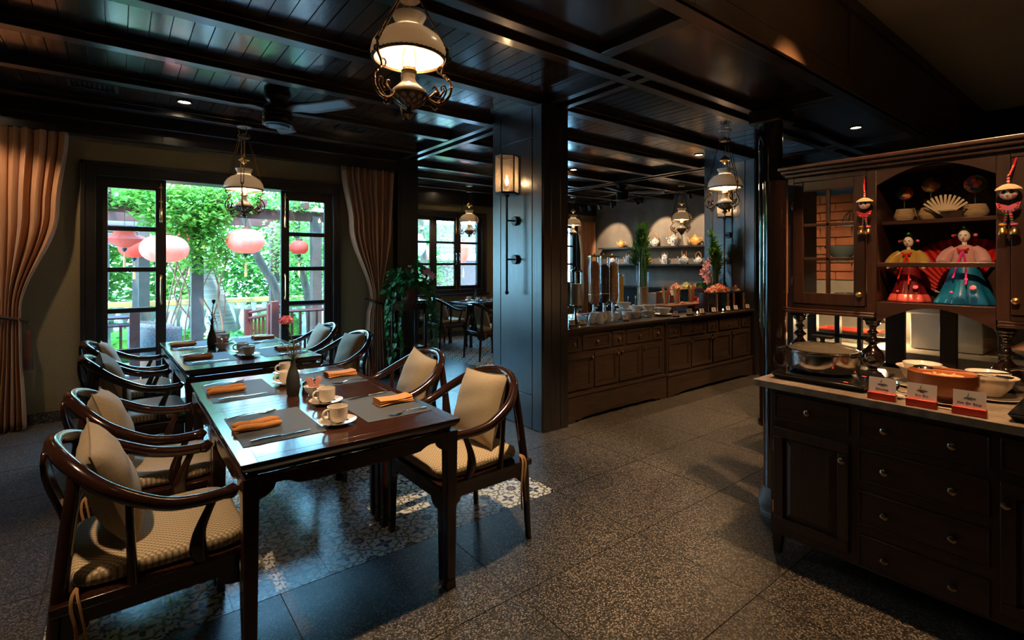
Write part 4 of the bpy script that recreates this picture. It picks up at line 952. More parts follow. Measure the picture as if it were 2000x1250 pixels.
downlight(5.0, 8.10, zpl, 25, 'small bright downlight by the far window wall')
downlight(1.50, 1.93, zpn, 260, 'recessed downlight in the coffer over the near chairs', (1.65, 2.62, 0), 62, .25, name='downlight_near_chairs_offscreen')
downlight(-.55, 1.93, zpn, 140, 'recessed downlight in the coffer by the bare wall side', (.05, 2.40, 0), 56, .25, name='downlight_wall_side_chairs_offscreen')
downlight(3.3, .85, 3.559, 480, 'recessed downlight in the raised ceiling over the open terrazzo', (4.05, 2.35, 0), 46, .5, WARM, name='downlight_terrazzo_offscreen')
downlight(2.72, .62, 3.559, 420, 'recessed downlight in the raised ceiling over the hutch counter', (2.74, .66, .85), 52, .4, WARM, name='downlight_counter_offscreen')
downlight(.5, .15, 3.559, 280, 'recessed downlight in the raised ceiling aimed at the dolls', (3.15, .66, 1.38), 24, .6, WARM, name='downlight_dolls_offscreen')
downlight(-.95, 5.3, zpl, 65, 'recessed downlight over the curtain by the bare wall', (-.75, 6.0, 1.2), 80, .5, name='downlight_curtain_offscreen')
downlight(6.05, 1.95, zpn, 260, 'starburst bright downlight in the coffer past the round column', (5.8, 2.1, 0), 75, .6, WARM)
def vent(x, y, z, label, n=9):
    t = thing('ceiling_vent', label, 'vent', (x, y, z)); MB().frame('z', -.012, 0, -.16, .16, -.11, .11, .02).build('frame', 'frame', t); MB().box(-.14, .14, -.09, .09, -.002, 0).build('backing', 'black', t)
    me = MB().box(-.004, .004, -.09, .09, -.012, -.002).mesh('slat', 'plank')
    for k in range(n): inst('slat', me, t, (-.125+.25*k/(n-1), 0, 0), (0, R(25), 0))
vent(-.16, 5.25, zpl, 'slatted ceiling vent between the beams near the bare wall'); vent(1.95, 5.25, zpl, 'slatted ceiling vent between the beams near the fan blades')
def track(y, x, yt, zt, label, on=True, watts=70):
    t = thing('track_spot', label, 'spotlight', (x, y, ZB-.005), 0, 'track spotlights before the teapot wall')
    d = (Vector((XT, yt, zt))-Vector((x, y, ZB-.10))).normalized(); c = Vector((0, 0, -.085))
    MB().cyl((0, 0, 0), (0, 0, -.07), .012).build('stem', 'blackmetal', t)
    MB().tube([c-d*.06, c+d*.07], [.034, .036], 16).build('head', 'blackmetal', t)
    MB().tube([c+d*.0705, c+d*.073], .028, 16).build('lens', 'downlight' if on else 'black', t)
    if on:
        p = Vector((x, y, ZB-.005))+c+d*.10; spot('track_beam', p, (XT, yt, zt), watts, 52, .35, WARM2, .03)
trk = MB().box(8.28, 8.34, 5.0, 8.3, ZB-.03, ZB-.005).build('light_track', 'blackmetal'); tag(trk, 'black ceiling track carrying the spotlights before the teapots', 'track'); trk.location.z = .025
track(7.55, 8.31, 7.95, 1.85, 'track spotlight aimed at the orange teapot near the curtain', True, 120)
track(6.55, 8.31, 6.55, 1.95, 'track spotlight aimed above the large round teapot', True, 120)
track(5.35, 8.31, 5.6, 1.95, 'track spotlight nearest the second lantern pillar', True, 110)
for y_, w_ in ((8.1, 'at the curtain end of the ceiling track'), (7.85, 'second from the curtain on the ceiling track'), (7.2, 'in the middle of the ceiling track')): track(y_, 8.31, y_+.3, 1.2, 'unlit black track spotlight %s' % w_, False)
# ------------------------------------------------------------------ garden beyond the door and windows
random.seed(11)
g = MB(); g.box(-12, 2.9, YW+.22, 40, -.3, -.03); g.box(2.9, 24, YF+.22, 40, -.3, -.03); struct(g.build('ground', 'paving'))
LANT = [(*atw(322, 486, 6.6), .30), (*atw(480, 471, 7.4), .29), (*atw(370, 474, 7.8), .27), (*atw(584, 483, 8.0), .17), (*atw(832, 494, 13.2), .25)]
def leaves(mb, c, rad, n, size, shell=.35, down=0., keep=None):
    for _ in range(n):
        while True:
            p = Vector((random.uniform(-1, 1), random.uniform(-1, 1), random.uniform(-1, 1)))
            if shell < p.length < 1: break
        pos = Vector(c)+Vector((p.x*rad[0], p.y*rad[1], p.z*rad[2]))
        if keep and not keep(pos): continue
        if any((pos-Vector(l[:3])).length < l[3] for l in LANT): continue
        s_ = size*random.uniform(.6, 1.3)
        m = Matrix.Translation(pos) @ Matrix.Rotation(random.uniform(0, 2*PI), 4, 'Z') @ Matrix.Rotation(random.uniform(-.9, .7)-down, 4, 'Y') @ Matrix.Rotation(random.uniform(-.6, .6), 4, 'X')
        mb.m = m; mb.add([(0, 0, 0), (s_*.45, -s_*.27, s_*.06), (s_, 0, -s_*.08), (s_*.45, s_*.27, s_*.06), (s_*.5, 0, 0)], [(0, 1, 4), (1, 2, 4), (2, 3, 4), (3, 0, 4)])
    mb.m = None; return mb
def fronds(mb, base, n, L, wdt):     # pinnate sprays
    for _ in range(n):
        a = random.uniform(0, 2*PI); p0 = Vector(base)+Vector((random.uniform(-.25, .25), random.uniform(-.25, .25), random.uniform(-.2, .2)))
        d = Vector((math.cos(a)*.5, math.sin(a)*.5, -.85)).normalized(); side = d.cross(Vector((math.sin(a), -math.cos(a), .3))).normalized()
        for k in range(9):
            q_ = p0+d*(L*k/9)
            for s_ in (-1, 1):
                e = q_+side*s_*wdt*(1-.05*k)+d*.03; md = q_+side*s_*wdt*.5; up = d*.02
                mb.add([tuple(q_), tuple(md-up), tuple(e), tuple(md+up)], [(0, 1, 2, 3)])
    return mb
def tree(label, m, clouds, trunk=None, bark='bark', name='tree', group='garden trees', size=.09, fr=None, trunk_r=(.10, .06)):
    t = thing(name, label, 'tree', (0, 0, 0), 0, group)
    mb = MB()
    for c, rad, n in clouds: leaves(mb, c, rad, n, size)
    if fr: fronds(mb, *fr)
    o = mb.build('foliage', m, t, smooth=False); o['kind'] = 'stuff'
    if trunk:
        pts = catmull(trunk, 5); n = len(pts); MB().tube(pts, [trunk_r[0]+(trunk_r[1]-trunk_r[0])*i/(n-1) for i in range(n)], 12).build('trunk', bark, t)
    return t
# vine-covered pergola close to the door
pg = thing('pergola', 'grey brown timber pergola posts and beams overgrown with vines', 'pergola', (0, 0, 0))
for (x, y) in ((.89, 8.5), (.33, 10.2), (2.30, 10.2), (-1.4, 8.5), (2.55, 8.5)):
    MB().box(x-.075, x+.075, y-.075, y+.075, -.03, 2.2).build('post', 'post', pg, bevel=.005)
for y in (8.5, 10.2): MB().box(-2.6, 2.8, y-.05, y+.05, 2.12, 2.28).build('beam', 'redwood', pg)
for k in range(8): x = -1.9+.6*k; MB().box(x-.03, x+.03, 8.1, 10.6, 2.28, 2.38).build('rafter', 'redwood', pg)
tree('dense light green climber hanging over the pergola beam', 'leafA', [((.72, 8.35, 2.25), (.62, .45, .48), 4200), ((.98, 8.35, 1.75), (.36, .30, .50), 1500), ((1.35, 8.4, 2.40), (.45, .35, .22), 900), ((-.45, 8.5, 2.35), (.8, .5, .28), 2000), ((2.2, 8.5, 2.45), (.7, .4, .22), 900)], trunk=None, name='climbing_vine', size=.085, fr=((1.18, 8.45, 1.75), 12, .5, .085))
vt = thing('climbing_vine', 'twisted bare brown vine stems by the pergola post', 'vine', (0, 0, 0))
for k in range(9):
    x = .62+random.uniform(-.12, .12) if k < 5 else 1.08+random.uniform(-.05, .1); y = 8.5+random.uniform(-.15, .2)
    MB().tube(catmull([(x, y, 0), (x+random.uniform(-.15, .15), y, .5), (x+random.uniform(-.15, .1), y, 1.0), (x+random.uniform(-.1, .1), y, 1.5), (x, y, 1.95)], 4), random.uniform(.006, .014), 6).build('stem', 'vinewood', vt)
tree('leaning grey trunked tree with thin leafy crown', 'leafC', [((1.15, 9.2, 3.0), (.6, .5, .5), 500), ((2.35, 9.3, 1.9), (.5, .5, .6), 520)], trunk=[(2.05, 9.0, -.03), (2.12, 9.0, .7), (2.02, 9.0, 1.1), (1.78, 9.0, 1.55), (1.62, 9.0, 2.1), (1.45, 9.0, 2.9)], size=.10, trunk_r=(.085, .045))
tree('ringed pale palm trunk leaning behind the pergola post', 'leafB', [((.95, 9.9, 2.8), (.6, .6, .5), 300)], trunk=[(1.55, 9.7, -.03), (1.44, 9.7, .35), (1.28, 9.7, .85), (1.04, 9.75, 1.5), (.87, 9.8, 2.22)], bark='palmbark', name='palm_tree', trunk_r=(.17, .12))
tree('branching small tree seen through the folded door panes', 'leafC', [((2.6, 9.8, 2.1), (.45, .5, .6), 900), ((2.7, 10.0, 1.2), (.5, .5, .8), 1300)], trunk=[(2.80, 9.6, -.03), (2.76, 9.6, .7), (2.64, 9.6, 1.3), (2.54, 9.6, 1.8), (2.6, 9.6, 2.4)], trunk_r=(.08, .04))
for i, (c, rad, n, m, lb) in enumerate((((-1.4, 12.4, 1.5), (1.3, .9, 1.6), 6500, 'leafB', 'broad bright bush behind the balustrade at the bare wall side'), ((.6, 12.8, 1.7), (1.3, .9, 1.7), 6500, 'leafC', 'broad pale green bush behind the balustrade and the palm'), ((2.9, 12.8, 1.5), (1.3, .9, 1.6), 6000, 'leafB', 'broad bush behind the stair railing'), ((5.6, 12.4, 1.5), (1.5, .7, 1.5), 4200, 'leafB', 'leafy tree outside the far casement window'), ((-.3, 11.9, 3.0), (1.5, .6, .8), 3000, 'leafC', 'high sunlit crown above the pergola rafters'), ((-.9, 9.4, 2.2), (.5, .4, .5), 700, 'leafC', 'leafy branch hanging near the folded door leaf'))):
    tree(lb, m, [(c, rad, n)], trunk=[(c[0], c[1], -.03), (c[0]+.1, c[1], c[2]*.5), (c[0], c[1], c[2])], size=.17 if i < 4 else .12)
def hedge(x, y, rx, ry, h, label):
    t = thing('hedge', label, 'hedge', (x, y, -.03), 0, 'clipped green hedges'); mb = MB(); leaves(mb, (0, 0, h*.45), (rx, ry, h*.55), 1500, .06, .75, keep=lambda p: p.z > .0); o = mb.build('foliage', 'hedge', t, smooth=False); o['kind'] = 'stuff'
    MB().lathe([(.6, .02), (.9, h*.3), (.85, h*.7), (.4, h*.95), (0, h)], (0, 0, 0), 16, rx, ry).build('core', 'hedge', t)
hedge(.35, 9.6, .80, .40, .50, 'clipped hedge left of the pergola post, in front of the balustrade'); hedge(2.20, 9.70, .46, .36, .66, 'tall clipped hedge beside the stair railing'); hedge(1.50, 9.20, .33, .28, .36, 'low clipped hedge at the foot of the palm trunk'); hedge(-1.6, 9.2, .6, .4, .4, 'clipped hedge behind the wicker chair')
bl = thing('balustrade', 'cream garden balustrade with ochre coping and white balusters', 'balustrade', (0, 11.2, -.03))
MB().box(-4, 4.2, -.14, .14, .70, .79).build('coping', 'stonecap', bl, bevel=.01); MB().box(-4, 4.2, -.10, .10, 0, .14).build('plinth', 'stonewall', bl); MB().box(-4, 4.2, .25, .30, 0, .62).build('back_wall', 'stonewall', bl)
bm_ = MB().lathe([(.05, 0), (.055, .03), (.035, .06), (.07, .18), (.075, .26), (.04, .42), (.032, .46), (.05, .50), (.055, .56)], n=14).mesh('baluster', 'whitebal')
for k in range(42): inst('baluster', bm_, bl, (-3.9+k*.195, 0, .14))
# stair and terrace railings
def railing(p0, p1, h, n, label, group='red wood railings'):
    t = thing('railing', label, 'railing', (0, 0, 0), 0, group); a, b = Vector(p0), Vector(p1); up = Vector((0, 0, h))
    for q_ in (a, b): MB().box(q_.x-.05, q_.x+.05, q_.y-.05, q_.y+.05, q_.z-.5 if q_.z > .3 else -.03, q_.z+h+.03).build('post', 'redwood', t, bevel=.004)
    for z in (h-.03, h-.12, .10): MB().tube([a+Vector((0, 0, z)), b+Vector((0, 0, z))], .024, 4, up=(0, 0, 1)).build('rail', 'redwood', t)
    for k in range(1, n): p = a.lerp(b, k/n); MB().box(p.x-.014, p.x+.014, p.y-.014, p.y+.014, p.z+.1, p.z+h-.12).build('baluster', 'redwood', t)
railing((1.72, 7.6, 0), (2.75, 7.6, 0), .88, 9, 'red wood railing seen through the folded door leaf by the curtain')
railing((1.70, 7.72, 0), (1.55, 8.5, -.12), .84, 6, 'sloping red wood stair railing beside the hedge')
railing((-.75, 7.4, 0), (.15, 7.4, 0), .84, 7, 'red wood railing behind the folded door leaf on the bare wall side')
# terrace wicker chair and table
t = thing('wicker_chair', 'grey wicker tub chair on the terrace, with reddish sides', 'chair', (.40, 7.95, -.03))
MB().surf(lambda u, v: (.30*math.cos(PI*(.1+1.5*u)+.6), .30*math.sin(PI*(.1+1.5*u)+.6), .38+.36*v*(.75+.25*math.sin(PI*u))), 20, 6).build('back_shell', 'wicker', t, solid=.03)
MB().lathe([(0, .40), (.29, .40), (.30, .36), (.28, .30), (0, .30)], n=24).build('seat', 'wicker', t); MB().lathe([(.27, .0), (.28, .32)], n=24).build('skirt', 'wickerred', t)
t = thing('terrace_table', 'small glass topped terrace table behind the folded door leaf', 'table', (-.30, 8.25, -.03)); MB().box(-.3, .3, -.3, .3, .68, .70).build('top', 'glassgreen', t); MB().box(-.22, .22, -.22, .22, 0, .66).build('base', 'wicker', t)
# silk lanterns
leafmat('silkP', (.90, .26, .18), (.95, .40, .30), .6); leafmat('silkR', (.75, .10, .07), (.80, .16, .11), .55); leafmat('silkW', (.80, .88, .86), (.86, .92, .9), .6)
def lantern(x, y, z, r, sq, m, label, shape='round', L=.5, tas=True):
    t = thing('silk_lantern', label, 'lantern', (x, y, z), 0, 'silk lanterns in the garden')
    n = 40; wob = lambda a, z_: 1-.035*abs(math.sin(a*8))
    if shape == 'round': pr = [(r*math.sin(PI*i/16)**.8+.02, -r*sq*math.cos(PI*i/16)) for i in range(1, 16)]
    elif shape == 'diamond': pr = [(.05, -r*sq), (r*.55, -r*sq*.55), (r, 0), (r*.55, r*sq*.6), (.12, r*sq)]
    elif shape == 'egg': pr = [(.45*r, -r*sq), (r*.8, -r*sq*.55), (r, -r*sq*.1), (r*.9, r*sq*.4), (r*.55, r*sq*.8), (.1, r*sq)]
    else: pr = [(.04, -r*sq), (r*.5, -r*sq*.55), (r*.95, r*sq*.25), (r, r*sq*.5), (r*.7, r*sq*.8), (.1, r*sq)]
    MB().lathe(pr, n=64, wob=wob).build('silk', m, t, ang=50)
    MB().lathe([(.035, -r*sq-.005), (.03, -r*sq-.03), (.005, -r*sq-.06)], n=10).build('cap', 'black', t)
    MB().lathe([(.05, r*sq-.005), (.05, r*sq+.02), (.02, r*sq+.03)], n=10).build('top_cap', 'tassel', t)
    MB().tube([(0, 0, r*sq), (0, 0, r*sq+L)], .004, 5).build('cord', 'black', t)
    if tas: MB().tube([(0, 0, -r*sq-.06), (0, 0, -r*sq-.13)], .003, 5).build('string', 'tasselorange', t); MB().lathe([(.008, -r*sq-.13), (.015, -r*sq-.16), (.018, -r*sq-.34)], n=8).build('tassel', 'tasselorange', t)
lantern(*atw(322, 486, 6.6), .255, .70, 'silkP', 'large round pale pink lantern half behind the folded door leaf', L=.5)
lantern(*atw(370, 474, 7.8), .217, .80, 'silkR', 'round red lantern partly hidden behind the pale pink lantern', L=.5)
lantern(*atw(480, 471, 7.4), .236, .76, 'silkP', 'round pink lantern hanging beside the leaning trunk', L=.4)
lantern(*atw(262, 481, 7.9), .19, .92, 'silkR', 'round red and cream lantern seen through the folded door leaf', L=.5)
lantern(*atw(243, 467, 7.0), .235, .50, 'silkR', 'red diamond shaped lantern behind the folded door leaf', 'diamond', .5)
lantern(*atw(584, 483, 8.0), .12, .9, 'silkR', 'small red lantern behind the branching tree', L=.6)
lantern(*atw(815, 478, 10.9), .20, 1.15, 'silkW', 'white ribbed lantern outside the far casement window', 'egg', .5)
lantern(*atw(800, 494, 11.8), .17, 1.0, 'silkP', 'pink lantern half behind the white ribbed lantern', 'round', .5); lantern(*atw(832, 494, 13.2), .18, 1.0, 'silkP', 'pink lantern beside the white ribbed lantern', 'round', .5)
lantern(*atw(905, 492, 11.9), .22, 1.2, 'silkP', 'pointed pink lantern outside the far casement window', 'drop', .5)
pv = thing('garden_pavilion', 'dark roofed garden pavilion beyond the far casement window', 'building', (0, 0, 0))
MB().box(4.5, 10.5, 14.2, 16, -.03, 1.55).build('wall', 'redwood', pv)
for k in range(8): z = 1.75+.13*k; MB().box(4.2, 10.8, 13.4+.16*k, 13.62+.16*k, z, z+.10).build('roof_course', 'farroof', pv)
for x in (4.4, 6.4, 8.4): MB().box(x-.08, x+.08, 13.5, 13.66, -.03, 1.8).build('post', 'post', pv)
pv2 = thing('garden_pavilion', 'dark slatted roof seen above the lanterns through the folded door leaf', 'building', (0, 0, 0))
for k in range(5): z = 1.75+.12*k; MB().box(-1.6, .35, 10.8+.15*k, 11.0+.15*k, z, z+.09).build('roof_course', 'farroof', pv2)
for x in (-1.5, .25): MB().box(x-.06, x+.06, 10.9, 11.02, -.03, 1.8).build('post', 'post', pv2)
tree('pale forked trunk standing outside the far casement window', 'leafC', [((5.6, 10.4, 2.3), (.9, .4, .5), 700), ((6.3, 10.6, 1.2), (.25, .3, .9), 400), ((4.4, 10.4, 2.4), (.5, .4, .3), 260)], trunk=[(5.62, 10.4, -.03), (5.58, 10.4, .8), (5.52, 10.4, 1.6), (5.45, 10.4, 2.5)], trunk_r=(.10, .07))
# ------------------------------------------------------------------ plant stand with trailing pothos, beside the pier
t = thing('plant_stand', 'tall dark wooden plant stand in front of the dark pier', 'stand', (2.825, 5.70, 0))
for sx in (-1, 1):
    for sy in (-1, 1): MB().box(sx*.155-.018, sx*.155+.018, sy*.13-.018, sy*.13+.018, 0, .96).build('leg', 'chairwood', t, bevel=.003)
MB().box(-.19, .19, -.165, .165, .96, .985).build('top', 'chairwood', t, bevel=.004); MB().box(-.16, .16, -.135, .135, .40, .42).build('shelf', 'chairwood', t, bevel=.003); MB().box(-.16, .16, -.14, -.12, .87, .95).build('apron', 'chairwood', t); MB().box(-.165, -.145, -.135, .135, .87, .95).build('apron', 'chairwood', t)
t = thing('potted_pothos', 'dark green pothos trailing from a brown pot, with pink orchid blooms', 'plant', (2.825, 5.70, .986))
MB().lathe([(0, 0), (.075, 0), (.10, .08), (.115, .15), (.12, .16), (.105, .16), (.09, .14), (0, .14)], n=24).build('pot', 'terracotta', t)
def heart(mb, m, s_):
    mb.m = m; o = [(0, 0, 0), (-.15, .30, .05), (.1, .48, .08), (.5, .40, .06), (1.05, 0, -.10), (.5, -.40, .06), (.1, -.48, .08), (-.15, -.30, .05), (.35, 0, -.02)]
    mb.add([(x*s_, y*s_, z*s_) for x, y, z in o], [(8, i, i+1) for i in range(0, 7)]+[(8, 7, 0)]); mb.m = None
random.seed(21); lf = MB(); vn = MB()
for k in range(230):
    a = random.uniform(0, 2*PI); el = random.uniform(-.25, 1.25); r = random.uniform(.12, .32)
    p = Vector((r*math.cos(a)*math.cos(el), r*math.sin(a)*math.cos(el)*.8, .15+r*1.15*math.sin(el)))
    heart(lf, Matrix.Translation(p) @ Matrix.Rotation(a, 4, 'Z') @ Matrix.Rotation(random.uniform(.1, 1.2), 4, 'Y') @ Matrix.Rotation(random.uniform(-.6, .6), 4, 'X'), random.uniform(.05, .085))
for k in range(11):
    a = random.choice((PI, PI*1.2, PI*1.5, PI*1.35, -.3, .0, PI*.9, PI*1.7)) + random.uniform(-.3, .3); R0 = random.uniform(.28, .33); L = random.uniform(.25, .75)
    pts = catmull([(0, 0, .15), (R0*.7*math.cos(a), R0*.6*math.sin(a), .20), (R0*math.cos(a), R0*.85*math.sin(a), .02), (R0*1.05*math.cos(a)+random.uniform(-.05, .05), R0*.9*math.sin(a), -L*.5), (R0*1.0*math.cos(a), R0*.9*math.sin(a), -L)], 6)
    vn.tube(pts, .003, 5)
    for p in pts[4:]: heart(lf, Matrix.Translation(p) @ Matrix.Rotation(a+random.uniform(-1.2, 1.2), 4, 'Z') @ Matrix.Rotation(random.uniform(.6, 1.5), 4, 'Y'), random.uniform(.04, .07))
o = lf.build('leaves', 'pothos', t, smooth=False); o['kind'] = 'stuff'; vn.build('vines', 'stemgreen', t)
def blossom(mb, c, s_, a=0.):
    for k in range(5):
        mb.m = Matrix.Translation(c) @ Matrix.Rotation(a, 4, 'Z') @ Matrix.Rotation(R(80), 4, 'Y') @ Matrix.Rotation(2*PI*k/5, 4, 'Z')
        mb.add([(0, 0, 0), (s_*.4, -s_*.38, .1*s_), (s_, -s_*.2, .05*s_), (s_*1.05, s_*.15, 0), (s_*.5, s_*.4, .1*s_)], [(0, 1, 2), (0, 2, 3), (0, 3, 4)])
    mb.m = None
mb = MB()
for k, (dx, dz) in enumerate(((.20, .36), (.24, .31), (.27, .29), (.16, .34), (-.02, .36), (-.05, .40))): blossom(mb, (dx, -.12, dz), .045 if k < 4 else .03, PI*1.2)
o = mb.build('orchid_bloom', 'orchid', t, smooth=False); o['kind'] = 'stuff'; MB().tube(catmull([(0, -.02, .15), (.08, -.08, .35), (.2, -.12, .38), (.27, -.12, .30)], 5), .004, 5).build('orchid_stem', 'stemgreen', t)
# ------------------------------------------------------------------ round column and post
col = struct(MB().lathe([(.105, 0), (.105, .04), (.090, .06), (.092, 1.4), (.098, 2.67)], (4.58, 2.135, 0), 32).build('column', 'lacquer'))
MB().box(4.45, 4.73, 2.0, 2.27, 2.67, 2.788).build('capital', 'beam', col, bevel=.01)
cp = struct(MB().lathe([(.058, .16), (.060, 1.9)], (2.965, 1.36, 0), 28).build('column', 'lacquer'))
MB().lathe([(.072, 0), (.074, .02), (.070, .025), (.080, .045), (.085, .075), (.080, .105), (.068, .13), (.06, .16)], (2.965, 1.36, 0), 28).build('stone_base', 'blueStone', cp)
# ------------------------------------------------------------------ buffet cabinets between the pillars
def xa(px_, Y): d = ray(px_, 500); return Y*d[0]/d[1]
YB = 3.275
def knob(parent, x, y, z, r=.013, m='goldknob', ax='y'):
    mb = MB(); d = Vector((0, -1, 0)) if ax == 'y' else Vector((-1, 0, 0)); p = Vector((x, y, z))
    mb.tube([p, p+d*.012, p+d*.016, p+d*.028, p+d*.034], [r*.5, r*.42, r*.95, r, r*.35], 12); return mb.build('knob', m, parent)
def panel_front(name, parent, x0, x1, z0, z1, m, y=YB, fw=.028, proud=.014):
    o = MB().frame('y', y-proud, y, x0, x1, z0, z1, fw).box(x0+fw, x1-fw, y-.004, y, z0+fw, z1-fw).build(name, m, parent, bevel=.003)
    if x1-x0 > .20: MB().frame('y', y-.008, y-.004, x0+fw+.004, x1-fw-.004, z0+fw+.004, z1-fw-.004, .008).build('moulding', m, o)
    return o
def buffet(x0, x1, zb, y0, label):
    t = thing('buffet_cabinet', label, 'cabinet', (0, 0, 0), 0, 'buffet cabinets between the pillars'); m = 'buffetwood'
    MB().box(x0, x1, y0, 4.18, .06, .818).build('body', m, t, bevel=.003)
    MB().box(x0-.008, x1+.008, y0-.06, 4.20, .826, .85).box(x0-.003, x1+.003, y0-.035, 4.19, .806, .826).build('worktop', m, t, bevel=.005)
    # plinth with a scalloped lower edge
    p = [(x0-.01, zb), (x0-.01, .0)]; n = 6; L = x1-x0
    p = [(x0-.01, zb), (x1+.01, zb), (x1+.01, 0), (x1-.10, 0), (x1-.12, .022), (x1-.16, .012), (x1-.22, .030)]
    for k in range(1, 8): p.append((x1-.22-(L-.44)*k/8, .030+.012*math.sin(PI*k/8)*(1 if k % 2 else .4)))
    p += [(x0+.22, .030), (x0+.16, .012), (x0+.12, .022), (x0+.10, 0), (x0-.01, 0)]
    MB().ext(p, 'y', y0-.035, y0+.01).box(x0-.012, x1+.012, y0-.045, y0, zb-.008, zb+.012).build('plinth', m, t, bevel=.002)
    a, b = x0+.035, x1-.035; W_ = b-a; ws = [.11, .27, .12, .27, .11]; s_ = sum(ws)+.03*4; x = a
    for i, w_ in enumerate(ws):
        wd = w_/s_*W_; d = panel_front('drawer', t, x, x+wd, .635, .775, m, y0, .022); knob(d, x+wd/2, y0-.006, .705, .013); x += wd+.03/s_*W_
    dw = (W_-.03*3)/4
    for i in range(4):
        x = a+i*(dw+.03); d = panel_front('door', t, x, x+dw, zb+.035, .60, m, y0, .04); knob(d, (x+dw-.02) if i in (0, 1) else (x+.02), y0-.012, .57, .013)
    for xx in (x0+.012, x1-.012): MB().box(xx-.012, xx+.012, y0-.012, y0, zb, .806).build('stile', m, t, bevel=.003)
    return t
buffet(3.135, 4.600, .245, YB, 'dark carved buffet cabinet under the cereal dispensers')
buffet(4.635, 6.435, .235, YB-.01, 'dark carved buffet cabinet under the cold cuts and orchid')
# ------------------------------------------------------------------ things on the buffet
ZK = .8505
def lab(o, *a): return tag(o, *a)
# menu cards on red blocks
def text_mesh(s, size, depth=0.0002):
    cu = bpy.data.curves.new('txt', 'FONT'); cu.body = s; cu.size = size; cu.align_x = 'CENTER'; cu.extrude = depth
    ob = bpy.data.objects.new('txt', cu); COL.objects.link(ob); bpy.context.view_layer.update()
    me = bpy.data.meshes.new_from_object(ob.evaluated_get(bpy.context.evaluated_depsgraph_get())); bpy.data.objects.remove(ob); me.materials.clear(); me.materials.append(MATS['ink']); return me
CARDM = {'block': MB().box(-.034, .034, -.012, .012, 0, .018).mesh('block', 'darkboard'), 'card': MB().box(-.032, .032, -.001, .001, .012, .064).mesh('card', 'card')}
def minicard(px_, Y, i, label, z=ZK, sc=1.0):
    t = thing('menu_card', label, 'menu card', (xa(px_, Y), Y, z), R(-12), 'small menu cards on the buffet'); t.scale = (sc,)*3
    inst('block', CARDM['block'], t, (0, 0, 0)); c_ = inst('card', CARDM['card'], t, (0, 0, 0), (R(-12), 0, 0))
    for k, (zz, w_) in enumerate(((.046, .022), (.034, .030), (.029, .026))):
        MB().box(-w_/2, w_/2, -.0016, -.001, zz, zz+(.007 if k == 0 else .0022)).build('print', 'ink', c_)
for k, (p, w_) in enumerate(((1118, 'beside the milk dispenser tap'), (1139, 'in front of the white cups and sachets'), (1222, 'between the mugs and the stacked bowls'))): minicard(p, 3.325, k, 'small white menu card %s' % w_)
for k, (p, w_) in enumerate(((1321, 'beside the single white bowl'), (1348, 'wider, below the carrot sticks'), (1372, 'below the sliced ham board'), (1395, 'in front of the small brown box'), (1423, 'below the salmon salad'), (1438, 'between the two plate racks'), (1461, 'at the pillar end of the buffet'))): minicard(p, 3.238, k, 'small white menu card %s' % w_, sc=1.25 if k == 1 else 1.05)
# milk dispenser
x, y = xa(1125, 3.50), 3.50
t = thing('milk_dispenser', 'glass milk dispenser with chrome tap stand, beside the pillar', 'dispenser', (x, y, ZK))
MB().lathe([(.0, 0), (.075, 0), (.075, .01), (.03, .02), (.022, .05), (.022, .15), (.045, .175), (.06, .18)], n=24).build('stand', 'chrome', t); MB().lathe([(.056, .185), (.056, .385), (0, .386)], n=28).build('milk', 'milk', t); MB().lathe([(.060, .18), (.060, .50)], n=28, cap=False).build('cylinder', 'clear', t); MB().lathe([(.063, .50), (.063, .515), (.02, .53), (.012, .55), (0, .552)], n=24).build('lid', 'chrome', t); MB().tube([(0, -.02, .14), (0, -.085, .14), (0, -.095, .11)], .009).build('tap', 'chrome', t); MB().cyl((0, 0, .39), (0, 0, .5), .012).build('cooling_rod', 'steel', t)
# cereal dispensers
for px_, mm, tp, lb, cy in ((1160, 'cerealA', .88, 'tall cereal dispenser filled with red brown flakes', 3.86), (1180, 'cerealB', .80, 'tall cereal dispenser filled with dark chocolate cereal', 3.93), (1197, 'cerealC', .86, 'tall cereal dispenser filled with pale muesli', 3.93)):
    t = thing('cereal_dispenser', lb, 'dispenser', (xa(px_, cy), cy, ZK), 0, 'cereal dispensers')
    MB().lathe([(0, 0), (.07, 0), (.07, .008), (.02, .014), (.02, .13)], n=24).build('stand', 'chrome', t)
    MB().lathe([(.02, .132), (.058, .165), (.060, .20), (.060, .20+.42*tp), (.045, .20+.45*tp), (0, .20+.47*tp)], n=28).build('cereal', mm, t, ang=60)
    MB().lathe([(.022, .128), (.062, .16), (.064, .20), (.064, .66)], n=28, cap=False).build('tube', 'clear', t, ang=60)
    MB().lathe([(.068, .655), (.068, .67), (.03, .675), (.012, .68), (.010, .70), (0, .702)], n=24).build('lid', 'brass', t); MB().lathe([(.066, .235), (.068, .24), (.066, .247)], n=28).build('band', 'brass', t)
    MB().tube([(-.03, -.03, .12), (.03, -.05, .12)], .010).tube([(0, -.04, .12), (.012, -.06, .15)], .007).tube([(0, -.04, .12), (-.02, -.065, .095)], .007).build('turn_handle', 'chrome', t)
t = thing('juice_jar', 'narrow glass jar of orange juice behind the muesli dispenser', 'jar', (xa(1212, 4.08), 4.08, ZK)); MB().lathe([(.036, .10), (.036, .42), (0, .421)], n=20).build('juice', 'juice', t); MB().lathe([(0, 0), (.05, 0), (.03, .02), (.03, .09), (.040, .095), (.040, .45)], n=20, cap=False).build('jar', 'clear', t); MB().lathe([(.042, .45), (.042, .465), (0, .47)], n=20).build('lid', 'brass', t)
